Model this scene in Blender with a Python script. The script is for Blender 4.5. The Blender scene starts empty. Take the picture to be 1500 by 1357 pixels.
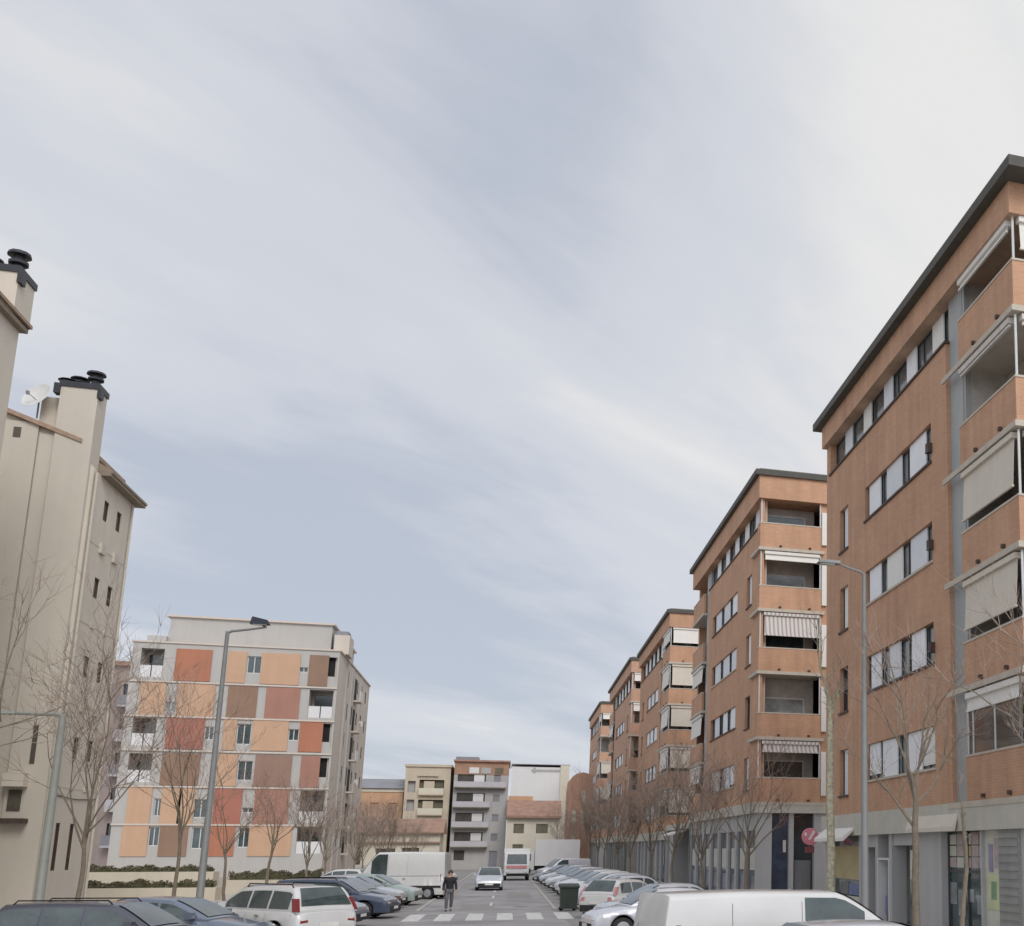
import bpy, math, random
from mathutils import Vector, Matrix
R = math.radians
scene = bpy.context.scene
COL = scene.collection
rng = random.Random(7)

# ------------------------------------------------------------------ materials
def mat(name, col, rough=.8, var=.12, scale=3.0, metal=0.0, coat=0.0, streak=0.0, bump=0.0, spec=.5):
    m = bpy.data.materials.new(name); m.use_nodes = True
    nt = m.node_tree; N = nt.nodes; L = nt.links
    b = N['Principled BSDF']
    b.inputs['Roughness'].default_value = rough
    b.inputs['Metallic'].default_value = metal
    b.inputs['Coat Weight'].default_value = coat
    b.inputs['Coat Roughness'].default_value = .06
    b.inputs['Specular IOR Level'].default_value = spec
    tc = N.new('ShaderNodeTexCoord')
    nz = N.new('ShaderNodeTexNoise'); nz.inputs['Scale'].default_value = scale
    nz.inputs['Detail'].default_value = 6; nz.inputs['Roughness'].default_value = .62
    L.new(tc.outputs['Object'], nz.inputs['Vector'])
    fac = nz.outputs['Fac']
    if streak:
        mp = N.new('ShaderNodeMapping'); mp.inputs['Scale'].default_value = (1.6, 1.6, .09)
        n2 = N.new('ShaderNodeTexNoise'); n2.inputs['Scale'].default_value = 1.5; n2.inputs['Detail'].default_value = 5
        L.new(tc.outputs['Object'], mp.inputs['Vector']); L.new(mp.outputs[0], n2.inputs['Vector'])
        ma = N.new('ShaderNodeMix'); ma.data_type = 'FLOAT'; ma.inputs[0].default_value = streak
        L.new(fac, ma.inputs[2]); L.new(n2.outputs['Fac'], ma.inputs[3]); fac = ma.outputs[0]
    cr = N.new('ShaderNodeValToRGB'); e = cr.color_ramp.elements
    e[0].position = .28; e[1].position = .72
    e[0].color = tuple(max(0, c*(1-var)) for c in col)+(1,)
    e[1].color = tuple(min(1, c*(1+var)) for c in col)+(1,)
    L.new(fac, cr.inputs[0]); L.new(cr.outputs[0], b.inputs['Base Color'])
    if bump:
        bp = N.new('ShaderNodeBump'); bp.inputs['Strength'].default_value = bump; bp.inputs['Distance'].default_value = .02
        n3 = N.new('ShaderNodeTexNoise'); n3.inputs['Scale'].default_value = 25; n3.inputs['Detail'].default_value = 4
        L.new(tc.outputs['Object'], n3.inputs['Vector'])
        L.new(n3.outputs['Fac'], bp.inputs['Height']); L.new(bp.outputs[0], b.inputs['Normal'])
    return m

def brick_mat(name, c1, c2, mortar):
    m = bpy.data.materials.new(name); m.use_nodes = True
    nt = m.node_tree; N = nt.nodes; L = nt.links; b = N['Principled BSDF']; b.inputs['Roughness'].default_value = .88
    tc = N.new('ShaderNodeTexCoord'); sp = N.new('ShaderNodeSeparateXYZ'); L.new(tc.outputs['Object'], sp.inputs[0])
    ad = N.new('ShaderNodeMath'); ad.operation = 'ADD'; L.new(sp.outputs[0], ad.inputs[0]); L.new(sp.outputs[1], ad.inputs[1])
    cb = N.new('ShaderNodeCombineXYZ'); L.new(ad.outputs[0], cb.inputs[0]); L.new(sp.outputs[2], cb.inputs[1])
    br = N.new('ShaderNodeTexBrick'); br.inputs['Scale'].default_value = 1.0
    br.inputs['Brick Width'].default_value = .28; br.inputs['Row Height'].default_value = .075
    br.inputs['Mortar Size'].default_value = .009; br.inputs['Mortar Smooth'].default_value = .2
    br.inputs['Color1'].default_value = c1+(1,); br.inputs['Color2'].default_value = c2+(1,); br.inputs['Mortar'].default_value = mortar+(1,)
    L.new(cb.outputs[0], br.inputs['Vector'])
    nz = N.new('ShaderNodeTexNoise'); nz.inputs['Scale'].default_value = .55; nz.inputs['Detail'].default_value = 7; nz.inputs['Roughness'].default_value = .65
    L.new(tc.outputs['Object'], nz.inputs['Vector'])
    mp = N.new('ShaderNodeMapping'); mp.inputs['Scale'].default_value = (2.2, 2.2, .12)
    n2 = N.new('ShaderNodeTexNoise'); n2.inputs['Scale'].default_value = 1.2; n2.inputs['Detail'].default_value = 5
    L.new(tc.outputs['Object'], mp.inputs['Vector']); L.new(mp.outputs[0], n2.inputs['Vector'])
    av = N.new('ShaderNodeMath'); av.operation = 'ADD'; L.new(nz.outputs['Fac'], av.inputs[0]); L.new(n2.outputs['Fac'], av.inputs[1])
    cr = N.new('ShaderNodeMapRange'); cr.inputs[1].default_value = .6; cr.inputs[2].default_value = 1.4
    cr.inputs[3].default_value = .78; cr.inputs[4].default_value = 1.17; L.new(av.outputs[0], cr.inputs[0])
    mx = N.new('ShaderNodeVectorMath'); mx.operation = 'SCALE'; L.new(br.outputs['Color'], mx.inputs[0]); L.new(cr.outputs[0], mx.inputs['Scale'])
    L.new(mx.outputs[0], b.inputs['Base Color'])
    return m

def glass_mat(name, col=(.02, .03, .035), rough=.06):
    m = mat(name, col, rough, .5, 1.3, spec=.9)
    return m

M = dict(
    brick=brick_mat('orange brick', (.53, .30, .186), (.475, .265, .162), (.505, .34, .24)),
    brick_hazed=brick_mat('far brick', (.53, .31, .21), (.47, .27, .18), (.50, .35, .265)),  # paler, less saturated brick for far blocks; haze put into the colour
    slab=mat('concrete edge', (.50, .45, .38), .85, .14, 4, streak=.3),
    band=mat('stone band', (.50, .48, .42), .8, .12, 2, streak=.4),
    eave=mat('dark eave', (.075, .072, .062), .7, .2, 3),
    eave_brown=mat('brown eave', (.26, .215, .165), .85, .15, 3),
    roofing=mat('roof gravel', (.22, .2, .18), .95, .2, 5),
    greycol=mat('grey panel', (.33, .34, .335), .5, .16, 1.2, streak=.6),
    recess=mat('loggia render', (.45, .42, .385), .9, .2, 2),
    white=mat('white shutter', (.78, .80, .83), .5, .05, 2),
    frame=mat('white metal frame', (.62, .63, .63), .4, .06, 3),
    darkframe=mat('dark metal frame', (.055, .055, .055), .45, .2, 3),
    glass=glass_mat('window glass'),
    glass2=glass_mat('shop glass', (.05, .075, .08), .08),
    darkglass=glass_mat('dark loggia glass', (.045, .045, .042), .05),
    curtglass=glass_mat('curtained glass', (.19, .20, .21), .12),
    midglass=glass_mat('grey strip glass', (.12, .13, .13), .12),
    paleglass=glass_mat('pale curtain glass', (.25, .28, .29), .12),
    blueglass=glass_mat('blue glass', (.045, .06, .10), .12),
    awn=mat('awning cloth', (.62, .57, .49), .95, .08, 2.5, streak=.5),
    white_b=mat('grey white shutter', (.66, .68, .715), .5, .05, 2),
    white_c=mat('cream white shutter', (.72, .71, .67), .5, .05, 2),
    awn_w=mat('white awning cloth', (.74, .72, .68), .95, .06, 2.5, streak=.4),
    awn_s=mat('grey awning cloth', (.60, .56, .52), .95, .18, 6, streak=.5),
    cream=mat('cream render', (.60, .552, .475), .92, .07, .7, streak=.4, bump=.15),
    cream_d=mat('darker cream render', (.56, .515, .445), .92, .07, .7, streak=.4, bump=.15),  # slightly darker cream for chimney, pilasters and wall fittings
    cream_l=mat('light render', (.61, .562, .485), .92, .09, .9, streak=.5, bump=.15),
    tile=mat('clay tile', (.36, .255, .19), .9, .25, 4, bump=.4),
    tile_far=mat('weathered roof tile', (.33, .205, .155), .9, .25, 1.2),
    black=mat('black chimney metal', (.02, .022, .03), .5, .3, 4),
    dish=mat('dish', (.62, .62, .60), .5, .08, 4),
    brownsh=mat('brown shutter', (.075, .05, .04), .7, .2, 4),
    smallwin=mat('dark vent window', (.085, .075, .058), .5, .3, 3),
    owall=mat('pale panel wall', (.44, .425, .405), .85, .07, .8, streak=.5),
    owall_side=mat('greige side wall', (.56, .50, .44), .9, .12, .8, streak=.6),
    p_red=mat('rust red panel', (.40, .165, .10), .75, .13, .7, streak=.4),
    p_rb=mat('red brown panel', (.35, .18, .135), .75, .13, .7, streak=.4),
    p_br=mat('brown panel', (.26, .165, .115), .75, .13, .7, streak=.4),
    p_or=mat('apricot panel', (.52, .335, .222), .75, .09, .7, streak=.4),
    p_mv=mat('mauve panel', (.28, .175, .135), .75, .13, .7, streak=.4),
    p_crim=mat('crimson panel', (.38, .15, .11), .75, .13, .7, streak=.4),
    lime=mat('pale slab line', (.58, .51, .45), .8, .06, 2),
    asphalt=mat('asphalt', (.29, .28, .285), .92, .30, .45, bump=.3),
    bay=mat('bay asphalt', (.255, .245, .24), .92, .2, .6, bump=.3),
    paving=mat('paving', (.44, .41, .37), .92, .12, 1.1, bump=.2),
    kerb=mat('kerb stone', (.40, .38, .35), .9, .1, 2),
    paint=mat('road paint', (.56, .56, .55), .85, .28, 3.5),
    planter=mat('planter wall', (.58, .52, .42), .9, .09, 1.1, streak=.4),
    hedge=mat('hedge leaf', (.075, .075, .035), .8, .45, 6),
    soil=mat('soil', (.17, .14, .09), .95, .3, 3),
    grass=mat('dry grass', (.26, .25, .15), .95, .25, 2),
    bark=mat('bark', (.20, .165, .125), .9, .25, 6),
    bark_pale=mat('mottled plane bark', (.38, .36, .27), .9, .45, 9),
    twig=mat('twig', (.29, .228, .19), .9, .2, 5),
    twig_red=mat('reddish twig', (.27, .175, .135), .9, .2, 5),
    pole_l=mat('pale lamp paint', (.25, .26, .235), .5, .1, 3),
    pole=mat('grey lamp paint', (.20, .205, .205), .5, .1, 3),
    pole_d=mat('dark lamp paint', (.12, .12, .13), .5, .1, 3),
    lamphead=mat('lamp head', (.02, .025, .045), .7, .2, 4),
    lamplens=mat('lamp lens', (.55, .55, .5), .3, .05, 4),
    rubber=mat('rubber', (.025, .025, .026), .85, .2, 8),
    rim=mat('alloy', (.45, .46, .47), .3, .08, 8, metal=.7),
    underbody=mat('underbody', (.012, .012, .013), .9, .2, 8),
    carglass=glass_mat('car glass', (.05, .07, .072), .03),
    seam=mat('shut line', (.12, .12, .12), .8, .1, 8),
    chrome=mat('chrome', (.6, .6, .6), .15, .05, 8, metal=1),
    taillight=mat('red lens', (.20, .02, .025), .25, .15, 5, coat=1),
    pinklight=mat('faded red lens', (.48, .20, .21), .35, .15, 5, coat=1),
    headlight=mat('clear lens', (.62, .64, .66), .1, .08, 5, coat=1),
    plate=mat('number plate', (.70, .70, .66), .5, .05, 5),
    bin=mat('dark green bin plastic', (.022, .032, .025), .55, .25, 3),
    skin=mat('skin', (.45, .27, .19), .6, .06, 20),
    hair=mat('dark hair', (.03, .022, .018), .6, .2, 30),
    jacket=mat('black jacket', (.018, .017, .022), .85, .2, 12),
    trousers=mat('grey trousers', (.12, .12, .13), .9, .15, 12),
    shoe=mat('shoe', (.03, .03, .03), .6, .2, 12),
    pink=mat('pink red sign', (.60, .20, .26), .5, .1, 6),
    darkred=mat('dark red', (.20, .055, .06), .6, .15, 6),
    signwhite=mat('sign white', (.72, .66, .63), .5, .06, 6),
    yellowp=mat('yellow poster', (.44, .37, .20), .6, .16, 1.5),
    lime_p=mat('lime poster', (.55, .58, .36), .6, .12, 3),
    violet_p=mat('violet poster', (.30, .27, .38), .6, .15, 3),
    green_p=mat('green poster', (.20, .33, .19), .6, .15, 3),
    pale_p=mat('pale poster', (.55, .55, .48), .6, .12, 3),
    pinkp=mat('pink poster', (.44, .35, .35), .6, .22, 5),
    blue_c=mat('blue cloth', (.17, .20, .36), .8, .2, 5),
    shopgrey=mat('shop panel', (.42, .42, .42), .55, .1, 1.5, streak=.5),
    louvre=mat('louvre stone', (.28, .285, .27), .7, .12, 2),
    shopgrey_d=mat('shop panel dark', (.16, .165, .17), .55, .2, 1.5, streak=.4),
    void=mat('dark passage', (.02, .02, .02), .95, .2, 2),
    f_orange=mat('orange render', (.52, .32, .20), .9, .16, .5, streak=.4),  # street-end house colours from here on mixed paler to stand in for haze
    f_beige=mat('beige render', (.52, .45, .35), .9, .1, .5, streak=.4),
    f_grey=mat('grey render', (.39, .385, .38), .9, .1, .5, streak=.4),
    f_lav=mat('lavender render', (.46, .44, .47), .9, .08, .5, streak=.3),
    f_brown=mat('brown render', (.36, .215, .15), .9, .18, .8),
    f_white=mat('white render', (.66, .655, .66), .9, .05, .5, streak=.3),
    f_cream=mat('cream far', (.60, .56, .46), .9, .08, .5),
    f_slate=mat('slate grey', (.24, .24, .265), .9, .1, .5),
    f_mauve=mat('mauve render', (.32, .265, .25), .9, .2, .8, streak=.4),
    f_dark=mat('far dark opening', (.07, .062, .055), .8, .3, 1),
    f_olive=mat('olive shade', (.14, .13, .09), .8, .25, 1),
)
def car_paint(name, col, metal=.0, rough=.32): 
    return mat(name, col, rough, .06, 1.5, metal=metal, coat=.8)
P = dict(
    white=car_paint('white car paint', (.60, .60, .595)), silver=car_paint('silver car paint', (.50, .52, .56), .35),
    lilac=car_paint('pale silver car paint', (.58, .59, .64), .25),
    darkgrey=car_paint('dark grey car paint', (.055, .06, .08)), navy=car_paint('navy car paint', (.045, .06, .10)),
    bluegrey=car_paint('blue grey car paint', (.16, .19, .25), .2), green=car_paint('pale green car paint', (.30, .36, .34), .15),
    black=car_paint('black car paint', (.02, .02, .023)), grey=car_paint('grey car paint', (.22, .225, .24), .3),
    red=car_paint('red car paint', (.35, .05, .05)))

def striped(name, c1, c2, period):
    m = mat(name, c1, .95, .05, 3); nt = m.node_tree; N = nt.nodes; L = nt.links; b = N['Principled BSDF']
    tc = N.new('ShaderNodeTexCoord'); sp = N.new('ShaderNodeSeparateXYZ'); L.new(tc.outputs['Object'], sp.inputs[0])
    ad = N.new('ShaderNodeMath'); ad.operation = 'ADD'; L.new(sp.outputs[0], ad.inputs[0]); L.new(sp.outputs[1], ad.inputs[1])
    mu = N.new('ShaderNodeMath'); mu.operation = 'MULTIPLY'; mu.inputs[1].default_value = 1/period; L.new(ad.outputs[0], mu.inputs[0])
    fr = N.new('ShaderNodeMath'); fr.operation = 'FRACT'; L.new(mu.outputs[0], fr.inputs[0])
    gt = N.new('ShaderNodeMath'); gt.operation = 'GREATER_THAN'; gt.inputs[1].default_value = .6; L.new(fr.outputs[0], gt.inputs[0])
    mx = N.new('ShaderNodeMix'); mx.data_type = 'RGBA'; mx.inputs[6].default_value = c1+(1,); mx.inputs[7].default_value = c2+(1,)
    L.new(gt.outputs[0], mx.inputs[0]); L.new(mx.outputs[2], b.inputs['Base Color']); return m
M['awn_stripe'] = striped('striped awning cloth', (.66, .63, .60), (.40, .36, .35), .22)
# ------------------------------------------------------------------ mesh helpers
class MB:
    def __init__(s): s.v = []; s.f = []; s.m = []; s.sm = []
    def add(s, vs, fs, mi=0, smooth=False):
        o = len(s.v); s.v += [tuple(v) for v in vs]
        for f in fs: s.f.append(tuple(i+o for i in f)); s.m.append(mi); s.sm.append(smooth)
    def box(s, x0, x1, y0, y1, z0, z1, mi=0):
        if x0 > x1: x0, x1 = x1, x0
        if y0 > y1: y0, y1 = y1, y0
        if z0 > z1: z0, z1 = z1, z0
        s.add([(x0,y0,z0),(x1,y0,z0),(x1,y1,z0),(x0,y1,z0),(x0,y0,z1),(x1,y0,z1),(x1,y1,z1),(x0,y1,z1)],
              [(0,3,2,1),(4,5,6,7),(0,1,5,4),(1,2,6,5),(2,3,7,6),(3,0,4,7)], mi)
    def tube(s, pts, rs, n=8, mi=0, cap=True):
        pts = [Vector(p) for p in pts]
        if not hasattr(rs, '__len__'): rs = [rs]*len(pts)
        rings = []; prev = None
        for i, p in enumerate(pts):
            d = (pts[min(i+1, len(pts)-1)] - pts[max(i-1, 0)])
            d = d.normalized() if d.length > 1e-9 else Vector((0,0,1))
            if prev is None:
                a = Vector((1,0,0)) if abs(d.x) < .9 else Vector((0,1,0)); u = d.cross(a).normalized()
            else:
                u = (prev - d*prev.dot(d)); u = u.normalized() if u.length > 1e-6 else d.orthogonal().normalized()
            prev = u; w = d.cross(u)
            rings.append([p + (u*math.cos(2*math.pi*k/n) + w*math.sin(2*math.pi*k/n))*rs[i] for k in range(n)])
        vs = [v for r in rings for v in r]; fs = []
        for i in range(len(rings)-1):
            for k in range(n):
                k2 = (k+1) % n; fs.append((i*n+k, i*n+k2, (i+1)*n+k2, (i+1)*n+k))
        if cap: fs.append(tuple(range(n-1, -1, -1))); fs.append(tuple((len(rings)-1)*n+k for k in range(n)))
        s.add(vs, fs, mi, True)
    def lathe(s, prof, c=(0,0,0), n=16, mi=0, axis='z'):
        vs = []; fs = []
        for r, z in prof:
            for k in range(n):
                a = 2*math.pi*k/n
                if axis == 'z': vs.append((c[0]+r*math.cos(a), c[1]+r*math.sin(a), c[2]+z))
                else: vs.append((c[0]+r*math.cos(a), c[1]+z, c[2]+r*math.sin(a)))
        for i in range(len(prof)-1):
            for k in range(n):
                k2 = (k+1) % n; fs.append((i*n+k, i*n+k2, (i+1)*n+k2, (i+1)*n+k))
        fs.append(tuple(range(n-1, -1, -1))); fs.append(tuple((len(prof)-1)*n+k for k in range(n)))
        s.add(vs, fs, mi, True)
    def poly_prism(s, pts2, axis, a, b, mi=0):
        # extrude polygon along axis ('x': pts are (y,z); 'y': pts are (x,z))
        n = len(pts2); vs = []
        for q in (a, b):
            for (u, z) in pts2: vs.append((q, u, z) if axis == 'x' else (u, q, z))
        fs = [tuple(range(n-1, -1, -1)), tuple(range(n, 2*n))] + [(i, (i+1) % n, n+(i+1) % n, n+i) for i in range(n)]
        s.add(vs, fs, mi)
    def islands(s):
        par = list(range(len(s.v)))
        def find(i):
            while par[i] != i: par[i] = par[par[i]]; i = par[i]
            return i
        for f in s.f:
            a = find(f[0])
            for i in f[1:]: par[find(i)] = a
        g = {}
        for k, f in enumerate(s.f): g.setdefault(find(f[0]), []).append(k)
        isl = list(g.values())
        if len(isl) < 2 or len(isl) > 40: return [list(range(len(s.f)))]
        def bb(fs):
            vs = [s.v[i] for k in fs for i in s.f[k]]
            return [min(v[q] for v in vs)-.004 for q in range(3)], [max(v[q] for v in vs)+.004 for q in range(3)]
        merged = True
        boxes = [bb(f) for f in isl]
        while merged:
            merged = False
            for i in range(len(isl)):
                for j in range(i+1, len(isl)):
                    (a0, a1), (b0, b1) = boxes[i], boxes[j]
                    if all(a0[q] <= b1[q] and b0[q] <= a1[q] for q in range(3)):
                        isl[i] += isl.pop(j); boxes.pop(j); boxes[i] = bb(isl[i]); merged = True; break
                if merged: break
        return isl
    def build(s, name, mats, parent=None, sharp=35, **tags):
        if tags.get('kind') is None and parent is not None:
            isl = s.islands()
            if len(isl) > 1:
                out = []
                for fs in sorted(isl, key=len, reverse=True):
                    m2 = MB(); mp = {}
                    for k in fs:
                        for i in s.f[k]:
                            if i not in mp: mp[i] = len(m2.v); m2.v.append(s.v[i])
                        m2.f.append(tuple(mp[i] for i in s.f[k])); m2.m.append(s.m[k]); m2.sm.append(s.sm[k])
                    out.append(m2._build(name, mats, parent, sharp, **tags))
                return out[0]
        return s._build(name, mats, parent, sharp, **tags)
    def _build(s, name, mats, parent=None, sharp=35, **tags):
        me = bpy.data.meshes.new(name); me.from_pydata(s.v, [], s.f)
        if not isinstance(mats, (list, tuple)): mats = [mats]
        for m in mats: me.materials.append(m)
        me.polygons.foreach_set('material_index', s.m)
        me.polygons.foreach_set('use_smooth', s.sm)
        me.update()
        if any(s.sm):
            try: me.set_sharp_from_angle(angle=R(sharp))
            except Exception: pass
        o = bpy.data.objects.new(name, me); COL.objects.link(o)
        if parent is not None: o.parent = parent
        tag(o, **tags)
        return o

def tag(o, label=None, cat=None, group=None, kind=None):
    if label: o['label'] = label
    if cat: o['category'] = cat
    if group: o['group'] = group
    if kind: o['kind'] = kind
    return o

def thing(name, label, cat, loc=(0,0,0), rz=0, group=None):
    o = bpy.data.objects.new(name, None); COL.objects.link(o)
    o.location = loc; o.rotation_euler = (0, 0, rz); o.empty_display_size = .3
    return tag(o, label, cat, group)

def copy_tree(o, parent=None):
    c = o.copy(); COL.objects.link(c)
    if parent is not None: c.parent = parent
    for ch in list(o.children): copy_tree(ch, c)
    return c

def boxobj(name, m, parent, *b, **k):
    mb = MB(); mb.box(*b); return mb.build(name, m, parent, **k)

# facade frames: a face that looks to -x (W), -y (S) or +x (E) at plane p; d = distance outward
class Face:
    def __init__(s, kind, p=0.0): s.k = kind; s.p = p
    def rng(s, u0, u1, d0, d1, z0, z1):
        if s.k == 'W': return (s.p-d1, s.p-d0, u0, u1, z0, z1)
        if s.k == 'E': return (s.p+d0, s.p+d1, u0, u1, z0, z1)
        if s.k == 'S': return (u0, u1, s.p-d1, s.p-d0, z0, z1)
    def box(s, mb, u0, u1, d0, d1, z0, z1, mi=0): mb.box(*s.rng(u0, u1, d0, d1, z0, z1), mi)

def wall_cells(mb, F, u0, u1, z0, z1, holes, t=.3, mi=0):
    us = sorted({u0, u1, *[h[0] for h in holes], *[h[1] for h in holes]})
    us = [u for u in us if u0 <= u <= u1]
    for a, b in zip(us, us[1:]):
        mid = (a+b)/2
        hs = sorted([(h[2], h[3]) for h in holes if h[0] < mid < h[1]])
        z = z0
        for h0, h1 in hs:
            if h0 > z: F.box(mb, a, b, -t, 0, z, h0, mi)
            z = max(z, h1)
        if z < z1: F.box(mb, a, b, -t, 0, z, z1, mi)

shut_rng = random.Random(5)
def window(F, parent, u0, u1, z0, z1, rec=.16, shutters=(), bars=1, fm=None, gm=None, sill=None, fw=.06):
    """frame (the window), glass pane and shutters as its sub-parts; shutters are (u0,u1,drop)"""
    mb = MB(); f = fw
    F.box(mb, u0, u0+f, -rec-.08, -rec, z0, z1); F.box(mb, u1-f, u1, -rec-.08, -rec, z0, z1)
    F.box(mb, u0+f, u1-f, -rec-.08, -rec, z1-f, z1); F.box(mb, u0+f, u1-f, -rec-.08, -rec, z0, z0+f)
    for i in range(1, bars):
        c = u0+(u1-u0)*i/bars; F.box(mb, c-f/2, c+f/2, -rec-.08, -rec-.004, z0+f, z1-f)
    w = mb.build('window', fm or M['darkframe'], parent)
    g = MB(); F.box(g, u0+.002, u1-.002, -rec-.14, -rec-.05, z0+.002, z1-.002); g.build('pane', gm or M['glass'], w)
    if sill is not None:
        s_ = MB(); F.box(s_, u0-.06, u1+.06, -rec-.02, .06, z0-.07, z0+.005); s_.build('sill', sill, w)
    for (a, b, drop) in shutters:
        s_ = MB(); F.box(s_, a, b, -rec+.006, -rec+.05, z1-.012-(z1-z0-.02)*drop, z1-.012)
        n = int((z1-z0)*drop/.12)
        s_.build('shutter', M[('white', 'white_b', 'white', 'white_c')[shut_rng.randrange(4)]], w)
    return w

# ------------------------------------------------------------------ the brick apartment blocks on the right
def brick_block(label, X, Y, Ln, mirrored, S, topb, topw, D=13.5, awn_end=(), awn_street=(), brick='brick', sill_h=1.1, simple=False, roofx=.42, nov=.8, glazed=(), screens=()):
    root = thing('brick_apartment_block', label, 'apartment block', (X, Y, 0), 0, 'brick apartment blocks along the right side of the street')
    B = M[brick]; k = Ln/17.9 if mirrored else Ln/17.9
    W = Face('W'); Sx = Face('S')
    def U(a, b): 
        return (Ln-b*k, Ln-a*k) if mirrored else (a*k, b*k)
    lg = U(0, 3.6); gc = U(3.6, 4.8); tw = U(6.1, 12.75); nw = U(14.9, 16.0); at = U(4.8, 17.4)
    z0 = S[0]; n = len(S)
    EW = 3.25                                   # width of the loggias on the end wall
    # ---- walls
    holes = [(lg[0], lg[1], z0, topb), (gc[0], gc[1], z0, topb)]
    for i in range(n-1):
        a = S[i]+sill_h
        holes.append((tw[0], tw[1], a, a+1.27)); holes.append((nw[0], nw[1], S[i]+.72, S[i]+2.45))
    az0 = S[-1]+1.3
    holes.append((at[0], at[1], az0, topb))
    mb = MB(); wall_cells(mb, W, 0.001 if not mirrored else 0.301, Ln, z0, topb, holes, .3)
    endholes = [(0.0, EW, z0, topb)]
    pier = 0 if not mirrored else .32
    # end wall (near) beyond the loggia, far end and back
    mb.box(EW, D, 0, .3, z0, topb); mb.box(.3, D, Ln-.3, Ln-.003, z0, topb)
    mb.box(D-.3, D-.002, .3, Ln-.3, z0, topb)
    if mirrored:      # closed brick pier beside the corner
        mb.box(0, .14, 0.0, .3, z0, topb)
    mb.build('wall', B, root)
    mb = MB(); ov = -.1
    mb.box(-.2, D+.1, -.2, Ln+.1, topb, topw); mb.build('parapet_band', B, root)
    mb = MB(); mb.box(-roofx, D+.6, -roofx*nov, Ln+.5, topw, topw+.30)
    rf = mb.build('roof', M['eave'], root)
    mb = MB(); mb.box(-roofx+.25, D+.3, -roofx+.25, Ln+.2, topw+.304, topw+.40); mb.build('roof_covering', M['roofing'], rf)
    # ---- loggia interior
    dp = 1.45
    mb = MB()
    if not mirrored:
        mb.box(dp, dp+.2, dp+.2, lg[1], z0, topb); mb.box(dp, EW+.001, dp, dp+.19, z0, topb)
        mb.box(.3, dp-.01, lg[1]-.002, lg[1]+.2, z0, topb)
    else:
        mb.box(.3, EW+.001, dp, dp+.19, z0, topb)
        mb.box(dp, dp+.2, lg[0], lg[1], z0, topb)
        mb.box(.3, dp-.01, lg[0]-.2, lg[0]+.002, z0, topb); mb.box(.3, dp-.01, lg[1]-.02, lg[1]+.2, z0, topb)
        mb.box(.302, .36, .31, dp-.01, z0, topb)
    mb.build('loggia_wall', M['recess'], root)
    mb = MB(); W.box(mb, gc[0]+.002, gc[1]-.002, -.5, -.12, z0, topb)
    for i in range(n):
        W.box(mb, gc[0]+.15, gc[0]+.18, -.12, -.10, z0, topb) if i == 0 else None
    mb.build('grey_column', M['greycol'], root)
    # ---- floors
    for i in range(n):
        s = S[i]; nxt = (S[i+1]-.2) if i < n-1 else topb
        po = .10; q_ = po+.08
        mb = MB()
        if not mirrored:
            mb.box(-q_, EW+.15, -q_, dp-.02, s-.16, s); mb.box(-q_, dp-.02, dp-.02, lg[1]+.0, s-.16, s); mb.box(-q_, -.121, lg[1], gc[1]-.05, s-.16, s)
        else:
            mb.box(-q_, EW+.15, -q_, dp-.02, s-.16, s)
            mb.box(-q_, -.01, dp-.02, dp+.5, s-.16, s)
            mb.box(-q_, dp-.02, lg[0]-.3, lg[1]+.1, s-.16, s)
        bal = mb.build('balcony', M['slab'], root)
        ph = 1.2 if i < n-1 else 1.3
        mb = MB(); cp = MB()
        if not mirrored:
            mb.box(-po, -po+.14, -po, lg[1]-.01, s, s+ph); mb.box(-po+.14, EW-.003, -po, -po+.14, s, s+ph)
            cp.box(-po-.02, -po+.16, -po-.02, lg[1]-.01, s+ph, s+ph+.06); cp.box(-po+.16, EW-.003, -po-.02, -po+.16, s+ph, s+ph+.06)
        else:
            mb.box(-po+.14, EW-.003, -po, -po+.14, s, s+ph); mb.box(-po, -po+.14, -po, .55, s, s+ph); mb.box(-po+.14, -.002, .41, .55, s, s+ph)
            mb.box(-po, -po+.14, lg[0]+.01, lg[1]-.01, s, s+ph)
            cp.box(-po+.16, EW-.003, -po-.02, -po+.16, s+ph, s+ph+.06); cp.box(-po-.02, -po+.16, -po-.02, .56, s+ph, s+ph+.06); cp.box(-po-.02, -po+.16, lg[0]+.01, lg[1]-.01, s+ph, s+ph+.06)
        par = mb.build('parapet', B, bal); cp.build('coping', M['slab'], par)
        # small black drain spouts at the foot of the parapet
        mb = MB()
        for q in ((.8, 2.4) if not mirrored else ()): mb.box(-po-.1, -po-.002, q-.05, q+.05, s+.06, s+.16)
        for q in (.7, 2.3): mb.box(.3+q-.06, .3+q+.06, -po-.1, -po-.002, s+.06, s+.14)
        mb.build('drain_spout', M['brownsh'], par)
        # thin corner post and side screen
        mb = MB()
        mb.tube([(-po+.08, -po+.08, s+ph+.06), (-po+.08, -po+.08, nxt-.0)], .035, 6)
        mb.tube([(EW-.05, -po+.08, s+ph+.06), (EW-.05, -po+.08, nxt-.0)], .04, 6)
        mb.build('post', M['frame'], bal)
        if i in glazed:
            gz = MB(); W.box(gz, lg[0]+.25, lg[1]-.1, .0, .05, s+ph+.06, nxt-.02); gl = gz.build('loggia_glazing', M['darkglass'], bal)
            gz = MB()
            for q in (lg[1]-.16, lg[1]-.5, lg[0]+1.7): W.box(gz, q, q+.06, .051, .075, s+ph+.06, nxt-.02)
            gz.build('frame', M['frame'], gl)
        if i < len(awn_end) and i in screens:
            gz = MB(); gz.box(EW+.02, EW+.32, -po-.04, .0-.001, s+.35, nxt-.5); gz.build('side_screen', M['awn_w'], bal)
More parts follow.
